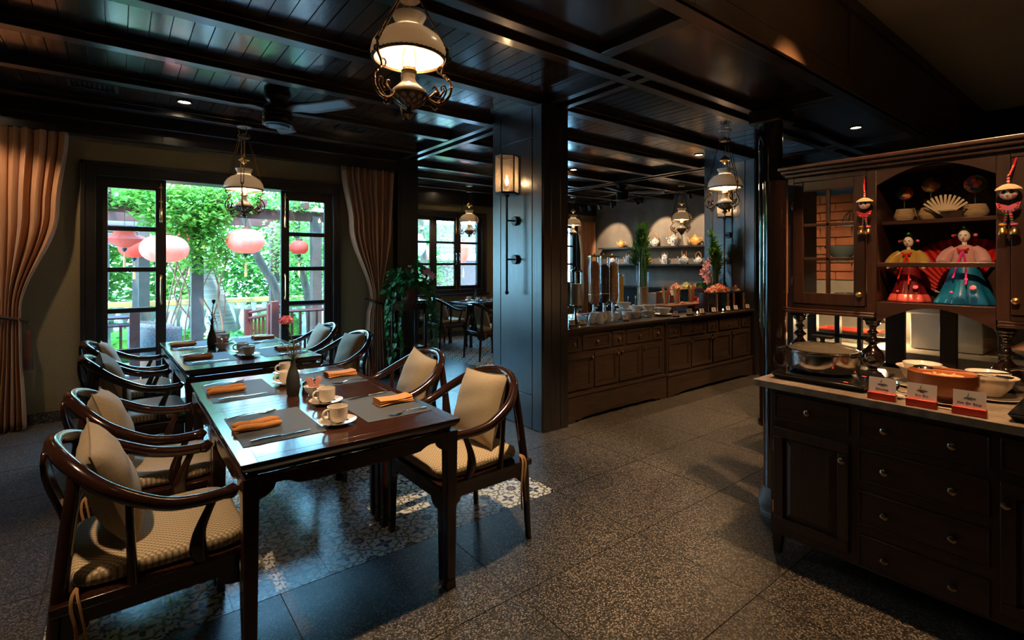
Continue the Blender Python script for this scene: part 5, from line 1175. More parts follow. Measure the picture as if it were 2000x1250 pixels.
# lucky bamboo in glass vases
def bamboo(x, y, z, h, r, top, label, seed, lean=.085, fill='pebbles'):
    t = thing('bamboo_vase', label, 'plant', (x, y, z)); random.seed(seed)
    MB().lathe([(0, 0), (r, 0), (r, h)], n=28, cap=False).build('glass', 'clear', t); MB().lathe([(0, .006), (r-.006, .006), (r-.006, h*.48), (0, h*.5)], n=24).build('pebble_fill', fill, t)
    st = MB(); lf = MB()
    for k in range(7):
        a = 2*PI*k/7; r0 = r*.5; tp = top*random.uniform(.72, .98)
        p = [(r0*math.cos(a), r0*math.sin(a), h*.45), (r0*math.cos(a), r0*math.sin(a), h+.02)]
        if k < 2: p += [(r0*math.cos(a)+.045*math.cos(j*1.6), r0*math.sin(a)+.045*math.sin(j*1.6), h+.05+(tp-h-.1)*j/9) for j in range(9)]
        else: p += [(r0*math.cos(a)+lean*random.uniform(-1, 1), r0*math.sin(a)+lean*random.uniform(-1, 1), tp)]
        pts = catmull(p, 3); st.tube(pts, .0105, 7)
        for j in range(60):
            q_ = Vector(pts[-1])*1.0; q_.z -= random.uniform(0, (top-h)*.55); b = random.uniform(0, 2*PI); L = random.uniform(.07, .15)
            lf.m = Matrix.Translation(q_) @ Matrix.Rotation(b, 4, 'Z') @ Matrix.Rotation(-random.uniform(.3, 1.25), 4, 'Y'); lf.add([(0, 0, 0), (L*.4, -L*.11, .006), (L, 0, 0), (L*.4, L*.11, .006)], [(0, 1, 2, 3)])
    lf.m = None; st.build('stems', 'bamboostem', t); o = lf.build('leaves', 'bambooleaf', t, smooth=False); o['kind'] = 'stuff'
bamboo(xa(1255, 4.02), 4.02, ZK, .60, .072, 1.06, 'lucky bamboo in a tall glass vase filled with pebbles, by the bowls', 31)
bamboo(xa(1397, 3.60), 3.60, ZK, .50, .055, .98, 'lucky bamboo in a glass vase behind the pink orchid', 32, fill='juice' if False else 'pebbles')
# pitchers, mugs, bowls
PIT = [MB().lathe([(0, 0), (.026, 0), (.036, .02), (.040, .045), (.032, .07), (.027, .088), (.031, .102), (.028, .102), (.024, .086), (0, .07)], n=20).tube([(-.026, 0, .095), (-.044, 0, .106)], [.012, .005], 8).mesh('body', 'whiteware'), MB().tube(catmull([(.028, 0, .09), (.055, 0, .085), (.058, 0, .05), (.036, 0, .03)], 4), .0055, 7).mesh('handle', 'whiteware')]
for px_, Y, w_ in ((1173, 3.34, 'standing foremost on the buffet edge'), (1187, 3.40, 'next to the plain mugs'), (1156, 3.42, 'behind the menu card by the dispenser'), (1164, 3.46, 'behind the foremost milk jug')):
    t = thing('milk_jug', 'small white milk jug %s' % w_, 'jug', (xa(px_, Y), Y, ZK), R(-30), 'white milk jugs on the buffet'); inst('body', PIT[0], t, (0, 0, 0)); inst('handle', PIT[1], t, (0, 0, 0))
MUG = MB().lathe([(0, 0), (.030, 0), (.042, .03), (.048, .075), (.045, .075), (.038, .03), (0, .008)], n=24).mesh('mug', 'whiteware')
BOW = MB().lathe([(0, 0), (.028, 0), (.03, .008), (.052, .028), (.066, .056), (.063, .057), (.048, .030), (0, .012)], n=28).mesh('bowl', 'whiteware')
for px_, Y, sc, w_ in ((1200, 3.43, 1.05, 'right of the milk jugs'), (1211, 3.55, 1.05, 'next to the menu card'), (1224, 3.46, 1.05, 'behind the menu card')):
    put('white_mug', MUG, (xa(px_, Y), Y, ZK), 0, 'plain white mug %s' % w_, 'mug', 'plain white mugs on the buffet').scale = (sc,)*3
for px_, Y, z, sc, w_ in ((1242, 3.48, 0, 1.15, 'lower of the pair near the mugs'), (1242, 3.48, .064, 1.15, 'upper of the pair near the mugs'), (1266, 3.46, 0, 1.15, 'lower of the pair before the bamboo vase'), (1266, 3.46, .064, 1.15, 'upper of the pair before the bamboo vase'), (1218, 3.72, 0, 1.3, 'lower of the pair behind the mugs'), (1218, 3.72, .073, 1.3, 'upper of the pair behind the mugs'), (1296, 3.42, 0.016, 1.3, 'standing alone on a plate'), (1274, 3.66, 0, 1.2, 'behind the bowl on a plate')):
    put('white_bowl', BOW, (xa(px_, Y), Y, ZK+z), 0, 'white bowl %s' % w_, 'bowl', 'white bowls on the buffet').scale = (sc,)*3
put('plate', SAU, (xa(1296, 3.42), 3.42, ZK), 0, 'white plate under the single bowl on the buffet', 'plate', None).scale = (1.35,)*3; del_group(bpy.data.objects['plate'])
o = MB().box(3.20, 3.52, 3.225, 3.298, ZK, ZK+.006).build('drip_tray', 'gold'); tag(o, 'shiny gold drip tray on the buffet edge by the pillar', 'tray')
t = thing('sachet_tray', 'dark tray heaped with blue and red tea sachets', 'tray', (xa(1160, 3.72), 3.72, ZK)); MB().box(-.17, .17, -.06, .06, 0, .03).build('tray', 'darkboard', t)
random.seed(4); sb = [MB(), MB()]
for k in range(60): sb[k % 2].m = Matrix.Translation((random.uniform(-.16, .16), random.uniform(-.05, .05), .036+random.uniform(0, .02))) @ Matrix.Rotation(random.uniform(0, 6), 4, 'Z') @ Matrix.Rotation(random.uniform(-.5, .5), 4, 'X'); sb[k % 2].box(-.02, .02, -.012, .012, -.002, .002)
for q_, mm in zip(sb, ('bluebowl', 'silkpink2')): o = q_.build('sachets', mm, t); o['kind'] = 'stuff'
def tealight(px_, Y, z, w_):
    t = thing('tea_light', 'small glowing tea light %s' % w_, 'candle', (xa(px_, Y), Y, z), 0, 'tea lights on the buffet'); MB().lathe([(0, 0), (.02, 0), (.022, .035)], n=14).build('cup', 'lampglass', t); MB().lathe([(.002, .015), (.006, .025), (.001, .04)], n=8).build('flame', 'flame', t)
tealight(1115, 3.62, ZK+.03, 'behind the milk dispenser'); tealight(1272, 3.8, ZK+.03, 'beside the bamboo vase'); tealight(1362, 3.25, ZK, 'between the cards under the ham'); tealight(1412, 3.25, ZK, 'between the cards under the salad')
t = thing('cheese_board', 'dark board with pale cheese and picks, behind the bowls', 'food', (xa(1232, 3.96), 3.96, ZK)); MB().box(-.12, .12, -.07, .07, .02, .035).box(-.1, -.08, -.05, .05, 0, .02).box(.08, .1, -.05, .05, 0, .02).build('board', 'darkboard', t); MB().box(-.10, -.01, -.04, .04, .035, .075).build('cheese_wedge', 'cheese', t, bevel=.006); MB().ball((.05, 0, .055), .03).build('round_cheese', 'whiteware', t)
for dx in (-.06, .08): MB().cyl((dx, 0, .07), (dx+.01, 0, .19), .002).box(dx, dx+.02, -.001, .001, .16, .19).build('pick', 'card', t)
# raised boards with food on the right-hand cabinet
def board(x0, x1, y0, y1, z, label, m='boardwood', legs=True, th=.02):
    t = thing('serving_board', label, 'board', ((x0+x1)/2, (y0+y1)/2, ZK), 0); a, b = (x1-x0)/2, (y1-y0)/2
    MB().box(-a, a, -b, b, z-ZK-th, z-ZK).build('board', m, t, bevel=.003)
    for sx in (-1, 1): e_ = sx*(a-.008) if th < .015 else sx*a*.8; f_ = .006 if th < .015 else .015; MB().box(e_-f_, e_+f_, -b*.7, b*.7, 0, z-ZK-th).build('support', 'darkboard', t)
    return t
zb1, zb2 = .945, 1.09
xb0, xb1, xb2, xb3 = xa(1291, 3.62), xa(1338, 3.62), xa(1389, 3.62), xa(1330, 3.98)
board(xb0, xb1-.012, 3.50, 3.74, zb1, 'brown wooden serving board under the carrot stick glasses'); board(xb1+.012, xb2, 3.50, 3.74, zb1, 'brown wooden serving board of sliced ham')
board(xa(1314, 4.05), xa(1368, 4.05), 3.93, 4.15, zb2, 'raised black serving board of salads, behind the carrot glasses', 'black')
g_ = board(5.60, 6.41, 3.32, 3.50, zb2-.01, 'raised green glass shelf of salmon salad over the plate racks', 'glassgreen', th=.012)
def heap(name, label, x, y, z, rx, ry, h, m, n, s_, seed, m2=None):
    t = thing(name, label, 'food', (x, y, z)); random.seed(seed); A = MB(); B_ = MB()
    A.lathe([(1, 0), (.85, h*.35), (.5, h*.75), (0, h*.9)], (0, 0, 0), 20, rx, ry)
    for k in range(n):
        a = random.uniform(0, 2*PI); q_ = random.random()**.6; hh = h*(1-q_)**.7
        T_ = B_ if (m2 and k % 3 == 0) else A
        T_.m = Matrix.Translation((rx*q_*math.cos(a), ry*q_*math.sin(a), hh+s_*.2)) @ Matrix.Rotation(random.uniform(0, 6), 4, 'Z') @ Matrix.Rotation(random.uniform(-.9, .9), 4, 'Y'); T_.box(-s_, s_, -s_*.3, s_*.3, -s_*.15, s_*.15)
    A.m = B_.m = None; o = A.build('pieces', m, t, smooth=False); o['kind'] = 'stuff'
    if m2: o = B_.build('garnish', m2, t, smooth=False); o['kind'] = 'stuff'
heap('salmon_salad', 'big heap of shredded salmon salad on the glass shelf', xa(1402, 3.41), 3.41, zb2-.008, .25, .085, .085, 'salmon', 260, .022, 1, 'silkpink2')
heap('carrot_garnish', 'orange carrot star garnish near the pillar', xa(1436, 3.40), 3.40, zb2-.008, .07, .06, .03, 'darkfood', 30, .015, 2)
t = thing('carrot_star', 'fan of orange carrot strips on the dark garnish', 'food', (xa(1436, 3.40), 3.40, zb2+.02))
for k in range(7): a = R(20+140*k/6); MB().tube([(0, 0, 0), (.055*math.cos(a), 0, .05*math.sin(a))], [.010, .002], 6).build('strip', 'carrot', t)
heap('salmon_strips', 'curled salmon strips at the end of the black board', xa(1320, 4.02), 4.02, zb2, .09, .07, .07, 'salmon', 70, .02, 3); heap('noodle_salad', 'pale green noodle salad on the black board', xa(1340, 4.02), 4.02, zb2, .10, .08, .075, 'salad', 120, .02, 4, 'celery'); heap('fried_food', 'brown fried snacks on the black board', xa(1361, 4.04), 4.04, zb2, .09, .07, .06, 'darkfood', 80, .018, 5)
heap('sliced_ham', 'pink sliced ham spread on the wooden board', xa(1375, 3.60), 3.60, zb1, .13, .07, .02, 'silkpink2', 90, .026, 6, 'salmon'); heap('rolled_salami', 'cream and red salami rolls beside the ham', xa(1374, 3.65), 3.65, zb1+.020, .10, .05, .025, 'salmon', 60, .022, 7, 'cheese'); heap('cold_cuts', 'reddish cold cuts on the carrot board end', xa(1334, 3.55), 3.55, zb1, .04, .035, .018, 'salmon', 40, .018, 8)
for px_, w_ in ((1301, 'closest to the bowl'), (1322, 'in the middle of the board'), (1350, 'beside the sliced ham')):
    x, y = xa(px_, 3.64), 3.64; t = thing('carrot_glass', 'glass of orange carrot and celery sticks %s' % w_, 'food', (x, y, zb1), 0, 'glasses of vegetable sticks'); random.seed(px_)
    MB().lathe([(0, 0), (.034, 0), (.042, .11)], n=20, cap=False).build('glass', 'clear', t)
    for k in range(8):
        a = 2*PI*k/8; l = random.uniform(.16, .24); MB().tube([(.012*math.cos(a), .012*math.sin(a), .006), (.045*math.cos(a)*random.uniform(.5, 1.3), .045*math.sin(a)*random.uniform(.5, 1.3), l)], .008, 5).build('stick', 'celery' if k % 4 == 0 else 'carrot', t)
for i, (x0, x1, h) in enumerate(((5.64, 5.99, 0), (6.03, 6.38, 0))):
    t = thing('plate_rack', 'rack of stacked dark plates under the glass shelf, %s' % ('beside the sliced ham', 'at the pillar end')[i], 'rack', ((x0+x1)/2, 3.343, ZK), 0, 'plate racks on the buffet'); rr = (x1-x0)/2
    for k in range(8): MB().lathe([(0, 0), (rr*.7, 0), (rr*.95, .008), (rr*.95, .012), (rr*.7, .004)], (0, .06, .012+.025*k), 28, 1, .55).build('plate', 'black', t)
    for sx in (-.85, .6): MB().box(rr*sx-.012, rr*sx+.012, -.075, -.06, 0, .215).build('upright', 'boardwood', t)
    for k in range(4): MB().box(rr*.6-.02, rr*.6+.02, -.082, -.076, .02+.045*k, .04+.045*k).build('tag', 'gold' if k % 2 else 'darkgold', t)
t = thing('jelly_jar', 'glass jar of bright red jelly behind the ham', 'jar', (xa(1354, 3.85), 3.85, ZK)); MB().lathe([(0, .06), (.06, .06), (.06, .14), (0, .15)], n=20).build('jelly', 'redjelly', t); MB().lathe([(0, .05), (.066, .05), (.066, .23)], n=20, cap=False).build('jar', 'clear', t); MB().box(-.07, .07, -.06, .06, 0, .05).build('foot', 'redblock', t)
for px_, z1_, w_ in ((1284, .20, 'under the leaning menu sheet'), (1303, .225, 'behind the carrot glasses')):
    t = thing('wooden_crate', 'dark wooden display crate %s' % w_, 'crate', (xa(px_, 4.06 if px_ < 1290 else 3.86), 4.06 if px_ < 1290 else 3.86, ZK), 0, 'display crates on the buffet'); MB().box(-.11, .11, -.09, .09, 0, z1_).build('box', 'boardwood', t, bevel=.004); o = MB(Matrix.Rotation(R(-15), 4, 'X')).box(-.045, .045, -.002, .0, -.03, .04).build('menu_sheet', 'card', t); o.location = (-.03, -.10, z1_-.01)
# orchid
t = thing('orchid_pot', 'pink orchid in a carved pot in front of the lantern pillar', 'plant', (xa(1378, 3.79), 3.79, ZK+.001)); MB().lathe([(0, 0), (.05, 0), (.05, .19), (.10, .205), (.12, .25), (.115, .26), (0, .25)], n=24).build('pot', 'darkboard', t)
MB().box(-.05, -.01, -.125, -.11, .215, .25).box(.01, .05, -.125, -.11, .215, .25).build('pot_rosettes', 'redblock', t); MB().ball((.10, -.03, .30), .05).build('moss', 'salad', t); MB().ball((.05, -.08, .29), .03).build('white_shell', 'whiteware', t)
lf = MB(); random.seed(8)
for k in range(26): heart(lf, Matrix.Translation((random.uniform(-.08, .06), random.uniform(-.08, .05), .27+random.uniform(0, .10))) @ Matrix.Rotation(random.uniform(0, 6.3), 4, 'Z') @ Matrix.Rotation(random.uniform(-.4, .8), 4, 'Y'), .085)
o = lf.build('leaves', 'pothos', t, smooth=False); o['kind'] = 'stuff'
bl_ = MB()
for k, (dx, dz) in enumerate(((-.16, .46), (-.13, .53), (-.08, .58), (-.03, .62), (.02, .63), (.06, .60), (-.10, .49), (-.14, .36), (-.09, .42), (-.04, .43), (.0, .40), (.04, .42), (-.06, .36), (-.02, .33), (.06, .35), (.03, .30))): blossom(bl_, (dx, -.07+random.uniform(-.04, .04), dz), .052, PI*1.35)
o = bl_.build('blooms', 'orchid', t, smooth=False); o['kind'] = 'stuff'
for pts in ([(-.0, 0, .26), (.03, -.04, .5), (-.03, -.06, .63), (-.17, -.08, .45)], [(0, 0, .26), (.05, -.03, .38), (-.0, -.06, .42), (-.15, -.08, .35)]): MB().tube(catmull(pts, 6), .004, 5).build('stem', 'stemgreen', t)
# ------------------------------------------------------------------ teapot wall
for i, (z, y0, y1) in enumerate(((1.81, 3.96, 8.32), (1.43, 3.96, 8.2))):
    o = MB().box(9.11, 9.30, y0, y1, z-.035, z).build('wall_shelf', 'shelfmetal'); tag(o, ('upper', 'lower')[i]+' dark shelf of teapots on the grey wall', 'shelf')
sbd = thing('sideboard', 'low dark sideboard along the teapot wall', 'cabinet', (0, 0, 0)); MB().box(8.88, 9.29, 4.2, 8.36, 0, .90).build('body', 'frame', sbd); MB().box(8.84, 9.295, 4.18, 8.38, .90, .93).build('top', 'frame', sbd)
def yx(px_, X): d = ray(px_, 500); return X*d[1]/d[0]
def teapot(px_, z, kind, m, label, s_=1.):
    y = yx(px_, 9.20); t = thing('teapot', label, 'teapot', (9.20, y, z+.0005), 0, 'teapots on the wall shelves'); t.scale = (s_,)*3
    if kind == 'tall': pr = [(0, 0), (.075, 0), (.078, .02), (.072, .19), (.06, .205), (0, .21)]
    elif kind == 'taper': pr = [(0, 0), (.05, 0), (.075, .05), (.105, .12), (.10, .155), (.06, .17), (0, .172)]
    else: pr = [(0, 0), (.055, 0), (.09, .04), (.103, .085), (.09, .13), (.055, .155), (0, .16)]
    MB().lathe(pr, n=28, sx=.7).build('body', m, t, ang=50); zt = pr[-1][1]
    MB().lathe([(.05, zt-.008), (.045, zt+.012), (.015, zt+.025), (.013, zt+.035), (.018, zt+.045), (0, zt+.055)], n=18, sx=.8).build('lid', m, t)
    MB().tube(catmull([(0, .07, .05), (0, .115, .07), (0, .135, .12), (0, .16, .155)], 4), [.022, .021, .02, .018, .016, .014, .013, .012, .011, .010, .010, .010, .010], 8).build('spout', m, t)
    if kind == 'side' or m == 'orangepot': MB().tube(catmull([(0, -.085, .13), (0, -.14, .14), (0, -.15, .09), (0, -.085, .05)], 4), .010, 8).build('handle', m, t)
    elif kind == 'square': MB().tube([(0, .05, zt-.01), (0, .055, zt+.14), (0, -.055, zt+.14), (0, -.05, zt-.01)], .010, 8).build('handle', 'cane', t)
    else: MB().tube(catmull([(0, .07, zt-.03), (0, .075, zt+.06), (0, .0, zt+.15), (0, -.075, zt+.06), (0, -.07, zt-.03)], 5), .009, 8).build('handle', 'cane', t)
for px_, z, k, m, lb, s_ in ((1213, 1.81, 'side', 'orangepot', 'small orange teapot alone at the curtain end of the upper shelf', .85), (1246, 1.81, 'tall', 'bluewhite', 'tall blue and white teapot hidden behind bamboo leaves', .8), (1279, 1.81, 'arch', 'bluewhite', 'blue and white teapot with cane handle beside the bamboo leaves', .95), (1316, 1.81, 'taper', 'bluewhite', 'large blue and white teapot with high cane hoop, upper shelf', 1.15), (1357, 1.81, 'side', 'orangepot', 'orange teapot beside the hanging lamp on the upper shelf', 1.05),
                          (1196, 1.43, 'arch', 'bluewhite', 'blue and white teapot above the cereal dispensers', .8), (1228, 1.43, 'taper', 'bluewhite', 'large flared blue and white teapot with cane hoop, lower shelf', .98), (1264, 1.43, 'side', 'orangepot', 'brown orange teapot behind the glass bamboo vase', .85), (1298, 1.43, 'tall', 'bluewhite', 'tall straight blue and white teapot with dark handle', .9), (1336, 1.43, 'square', 'bluewhite', 'blue and white teapot with square cane handle', .95), (1364, 1.43, 'arch', 'bluewhite', 'blue and white teapot half behind the pink orchid', .8)):
    teapot(px_, z, k, m, lb, s_)
# ------------------------------------------------------------------ marble counter cabinet and hutch on the right
XF = 2.575
lc = thing('base_cabinet', 'dark wooden base cabinet with drawers under the marble counter', 'cabinet', (0, 0, 0))
MB().box(XF, 3.46, -.62, 1.20, .095, .818).build('body', 'cabinet', lc, bevel=.003)
for y in (1.172, .02, -.59): MB().frustum(XF+.004, XF+.034, y-.015, y+.015, 0, XF, XF+.05, y-.028, y+.028, .15).build('leg', 'cabinet', lc, bevel=.003)
MB().frustum(3.40, 3.43, 1.157, 1.187, 0, 3.40, 3.45, 1.144, 1.20, .15).build('leg', 'cabinet', lc, bevel=.003)
def xf_front(name, y0, y1, z0, z1, knobs, parent=lc, x=XF, raised=False, m='cabinet_h', km='bronzeknob', kr=.014):
    o = MB().box(x-.006, x, y0, y1, z0, z1).build(name, m, parent, bevel=.002)
    if raised:
        a = .045
        MB().frame('x', x-.020, x-.006, y0, y1, z0, z1, a).build('frame', 'cabinet', o, bevel=.003)
        e = .03; p0 = (y0+a+.004, y1-a-.004, z0+a+.004, z1-a-.004)
        MB().add([(x-.007, p0[0], p0[2]), (x-.007, p0[1], p0[2]), (x-.007, p0[1], p0[3]), (x-.007, p0[0], p0[3]), (x-.018, p0[0]+e, p0[2]+e), (x-.018, p0[1]-e, p0[2]+e), (x-.018, p0[1]-e, p0[3]-e), (x-.018, p0[0]+e, p0[3]-e)], [(0, 1, 5, 4), (1, 2, 6, 5), (2, 3, 7, 6), (3, 0, 4, 7), (4, 5, 6, 7)]).build('raised_panel', 'cabinet', o, smooth=False)
    else:
        MB().frame('x', x-.011, x-.006, y0, y1, z0, z1, .007).build('bead', m, o, bevel=.002)
    for ky, kz in knobs: knob(o, x-(.018 if raised else .006), ky, kz, kr, km, 'x')
    return o
xf_front('drawer', .853, 1.178, .668, .790, [(1.02, .73)])
d = xf_front('door', .853, 1.178, .144, .627, [(.872, .555)], raised=True)
for z in (.53, .23): MB().box(XF-.008, XF, 1.178, 1.190, z-.03, z+.03).build('hinge', 'bronzeknob', d)
for z0, z1 in ((.662, .786), (.479, .621), (.290, .436), (.102, .245)): xf_front('drawer', .392, .8175, z0, z1, [(.718, (z0+z1)/2), (.497, (z0+z1)/2)])
xf_front('drawer', .03, .364, .668, .790, [(.20, .73)]); xf_front('door', .03, .364, .144, .627, [(.345, .555)], raised=True)
xf_front('drawer', -.60, -.0, .668, .790, [(-.3, .73)])
ct = thing('marble_counter', 'thick brown marble counter slab with rough edge', 'counter', (0, 0, 0))
MB().box(2.535, 3.50, -.63, 1.262, .821, .85).build('slab', 'marble', ct)
MB().box(2.529, 2.5352, -.63, 1.264, .8185, .8495).box(2.5352, 3.50, 1.2615, 1.2665, .8185, .8495).build('rough_edge', 'marble_edge', ct)
# hutch
XH, XB = 3.08, 3.40; m = 'cabinet'
h = thing('hutch', 'dark wooden hutch on turned legs with glass door and open doll shelf', 'cabinet', (0, 0, .85))
def hb(name, *b, mm='cabinet', bevel=.003, parent=None):
    o = MB()
    for q_ in b: o.box(*q_[:4], q_[4]-.85, q_[5]-.85)
    return o.build(name, mm, parent or h, bevel=bevel)
hb('cornice', (3.055, 3.42, -.64, 1.345, 1.925, 1.945), (3.035, 3.42, -.64, 1.36, 1.945, 1.965), (3.02, 3.42, -.64, 1.372, 1.965, 1.985), bevel=.005)
hb('base_moulding', (3.055, 3.405, .905, 1.352, 1.150, 1.165), (3.065, 3.405, .905, 1.345, 1.165, 1.178), bevel=.004)
hb('base_moulding', (3.055, 3.405, -.6, .445, 1.150, 1.165), (3.065, 3.405, -.6, .445, 1.165, 1.178), bevel=.004)
hb('stile', (XH, XB, 1.305, 1.338, 1.178, 1.925)); hb('stile', (XH, XB, .900, .945, 1.178, 1.925)); hb('stile', (XH, XB, .405, .452, 1.178, 1.925)); hb('stile', (XH, XB, -.6, -.02, 1.178, 1.925))
hb('rail', (XH, XB, .945, 1.305, 1.895, 1.925)); hb('rail', (XH, XB, .945, 1.305, 1.178, 1.205)); hb('rail', (XH, XB, -.02, .405, 1.895, 1.925)); hb('rail', (XH, XB, -.02, .405, 1.178, 1.205))
# arched top and bottom boards of the open bay
N = 14; yb0, yb1 = .452, .900
ar = [(yb0, 1.925-.85), (yb1, 1.925-.85)]+[(yb1+(yb0-yb1)*k/N, 1.834+.081*math.sin(PI*k/N)-.85) for k in range(N+1)]
MB().ext(ar, 'x', XH, XH+.025).build('arched_head', 'cabinet_h', h)
ar = [(yb0, 1.234-.85), (yb1, 1.234-.85)]+[(yb1+(yb0-yb1)*k/N, 1.135+.080*math.sin(PI*k/N)-.85) for k in range(N+1)]
MB().ext(ar, 'x', XH, XH+.025).build('arched_valance', 'cabinet_h', h)
hb('bay_floor', (XH+.025, XB, yb0, yb1, 1.215, 1.235), mm='cabinet_h'); hb('shelf', (XH+.075, XB-.02, yb0, yb1, 1.632, 1.652), mm='cabinet_h'); hb('front_rail', (XH, XH+.02, yb0, yb1, 1.415, 1.437), mm='cabinet_h'); hb('back_board', (XB-.015, XB, yb0, yb1, 1.235, 1.925)); hb('top_board', (XH+.025, XB, yb0, yb1, 1.905, 1.925))
hb('back_board', (XB-.015, XB, -.6, .405, 1.178, 1.925))
def gdoor(y0, y1, ky, opaque=False):
    z0, z1 = 1.208, 1.892; o = hb('door', (XH-.012, XH+.012, y0, y0+.052, z0, z1), (XH-.012, XH+.012, y1-.052, y1, z0, z1), (XH-.012, XH+.012, y0+.052, y1-.052, z0, z0+.06), (XH-.012, XH+.012, y0+.052, y1-.052, z1-.055, z1))
    a, b, c_, d_ = y0+.052, y1-.052, z0+.06, z1-.055; ym = (a+b)/2; hs = (d_-c_)/3
    hb('glazing_bar', (XH-.008, XH+.008, ym-.010, ym+.010, c_, d_), parent=o)
    for k in (1, 2): hb('glazing_bar', (XH-.008, XH+.008, a, b, c_+hs*k-.009, c_+hs*k+.009), parent=o)
    for i in range(2):
        for k in range(3): hb('pane', (XH+.001, XH+.004, a if i == 0 else ym+.01, ym-.01 if i == 0 else b, c_+hs*k+.009, c_+hs*(k+1)-.009), mm='glass', bevel=0, parent=o)
    knob(o, XH-.012, ky, 1.27-.85, .014, 'brass', 'x')
    if y1 > 1: [hb('hinge', (XH-.016, XH, y1, y1+.008, z-.025, z+.025), mm='bronzeknob', parent=o) for z in (1.76, 1.33)]
gdoor(.948, 1.302, .968); gdoor(-.016, .402, .385)
for z in (1.635, 1.445): hb('glass_shelf', (XH+.03, XB-.03, .947, 1.303, z-.006, z), mm='clear', bevel=0)
prof = [(.030, 0), (.034, .012), (.024, .022), (.020, .030), (.028, .040), (.046, .062), (.052, .090), (.046, .118), (.026, .142), (.018, .156), (.022, .166), (.034, .176), (.024, .188), (.018, .198), (.016, .212), (.026, .222), (.017, .232), (.016, .248), (.030, .262), (.032, .274), (.036, .280), (.036, .298)]
prof = [(v.x, v.y) for v in catmull([(a, b, 0) for a, b in prof], 4)]
LEGM = MB().lathe(prof, n=32).mesh('turned_leg', 'lacquer', ang=75)
for y in (1.29, .93, .425, -.3): inst('turned_leg', LEGM, h, (3.125, y, 0)); MB().box(3.09, 3.16, y-.035, y+.035, .285, .302).build('leg_block', 'lacquer', h)
# glazed screen behind the counter
sc = thing('glazed_screen', 'dark framed glass screen behind the counter, looking into the kitchen', 'screen', (0, 0, .85)); XS = 3.43
def ys(px_): d = ray(px_, 600); return XS*d[1]/d[0]
def sb_(name, y0, y1, z0, z1, mm='frame', x0=XS-.02, x1=XS+.02): return MB().box(x0, x1, min(y0, y1), max(y0, y1), z0-.85, z1-.85).build(name, mm, sc, bevel=.003 if mm != 'glass' else 0)
ups = [(1540, 1552), (1579, 1597), (1632, 1642), (1676, 1684), (1731, 1768), (1837, 1870), (1951, 1975)]
for a, b in ups: sb_('upright', ys(a), ys(b), .85, 1.24)
sb_('sill', ys(1540), ys(1975), .851, .875); sb_('head', ys(1540), ys(1731), 1.13, 1.24)
for z in (1.0,): sb_('bar', ys(1597), ys(1731), z-.012, z+.012)
for (a, b), (c_, d_) in zip(ups[:-1], ups[1:]):
    if (b, c_) in ((1597, 1632), (1642, 1676), (1684, 1731)): sb_('pane', ys(b), ys(c_), .875, .988, 'glass', XS-.002, XS+.002); sb_('pane', ys(b), ys(c_), 1.012, 1.13, 'glass', XS-.002, XS+.002)
    else: sb_('pane', ys(b), ys(c_), .875, 1.23, 'glass', XS-.002, XS+.002)
# ------------------------------------------------------------------ kitchen seen through the glass
kw = struct(MB().box(4.47, 4.60, -1.2, 1.93, 0, 1.98).build('wall_kitchen', 'mortar'))
MB().box(4.455, 4.47, -1.2, 1.9, 0, 1.30).build('metal_lining', 'copperwall', kw); MB().box(4.44, 4.62, 1.90, 1.99, 0, 1.98).build('end_trim', 'boardwood', kw, bevel=.004)
random.seed(9); bk = MB()
for r_ in range(10):
    z = 1.305+r_*.067; y = -.2+(.11 if r_ % 2 else 0)
    while y < 1.86: bk.box(4.452+random.uniform(0, .004), 4.475, y+.005, min(y+.215, 1.9), z+.004, z+.061); y += .222
o = bk.build('bricks', 'brick', kw, smooth=False); o['kind'] = 'stuff'
kc = thing('kitchen_counter', 'warm lit kitchen worktop behind the glass screen', 'counter', (0, 0, 0)); MB().box(3.72, 4.44, -1.0, 1.78, .86, .90).build('worktop', 'kitchentile', kc); MB().box(3.76, 4.42, -.98, 1.75, 0, .86).build('cabinet', 'copperwall', kc)
hd = thing('steel_box', 'pale steel box hung with a menu sheet behind the glass', 'appliance', (4.05, .80, .905)); MB().box(-.12, .30, -.17, .17, 0, .22).box(-.16, .30, -.19, .19, .22, .30).build('case', 'kitchentile', hd, bevel=.006); MB().box(-.168, -.162, -.15, .15, .27, .36).build('menu_sheet', 'poster', hd); MB().box(-.1695, -.168, -.10, -.02, .30, .345).box(-.1695, -.168, .03, .11, .30, .345).build('print', 'postbrown', hd)
bb = thing('bread_bowl', 'wide shallow bowl on the kitchen worktop', 'bowl', (4.0, .38, .9005)); MB().lathe([(0, 0), (.08, 0), (.17, .06), (.165, .062), (.07, .012), (0, .012)], n=28).build('bowl', 'kitchentile', bb); MB().lathe([(.15, .05), (.09, .10), (0, .12)], n=20).build('contents', 'salmon', bb)
st = thing('steel_tray', 'long steel tray with red rim on the kitchen worktop', 'tray', (4.0, 1.33, .9005)); MB().box(-.1, .1, -.18, .18, 0, .07).build('tray', 'steel', st, bevel=.008); MB().frame('z', .07, .08, -.1, .1, -.18, .18, .012).build('rim', 'redblock', st)
t = thing('heat_lamp', 'small glowing heat lamp over the steel tray in the kitchen', 'lamp', (3.95, 1.146, 1.045)); MB().lathe([(.012, .05), (.018, .04), (.045, 0), (.042, 0), (.016, .036)], n=20).build('shade', 'antique', t); MB().ball((0, 0, .004), .018).build('bulb', 'bulb', t); MB().tube([(0, 0, .05), (0, 0, .09), (.05, 0, .11), (.505, 0, .11)], .006).build('bracket', 'black', t); point('heat_lamp_light', (3.95, 1.146, 1.035), 14, WARM, .03)
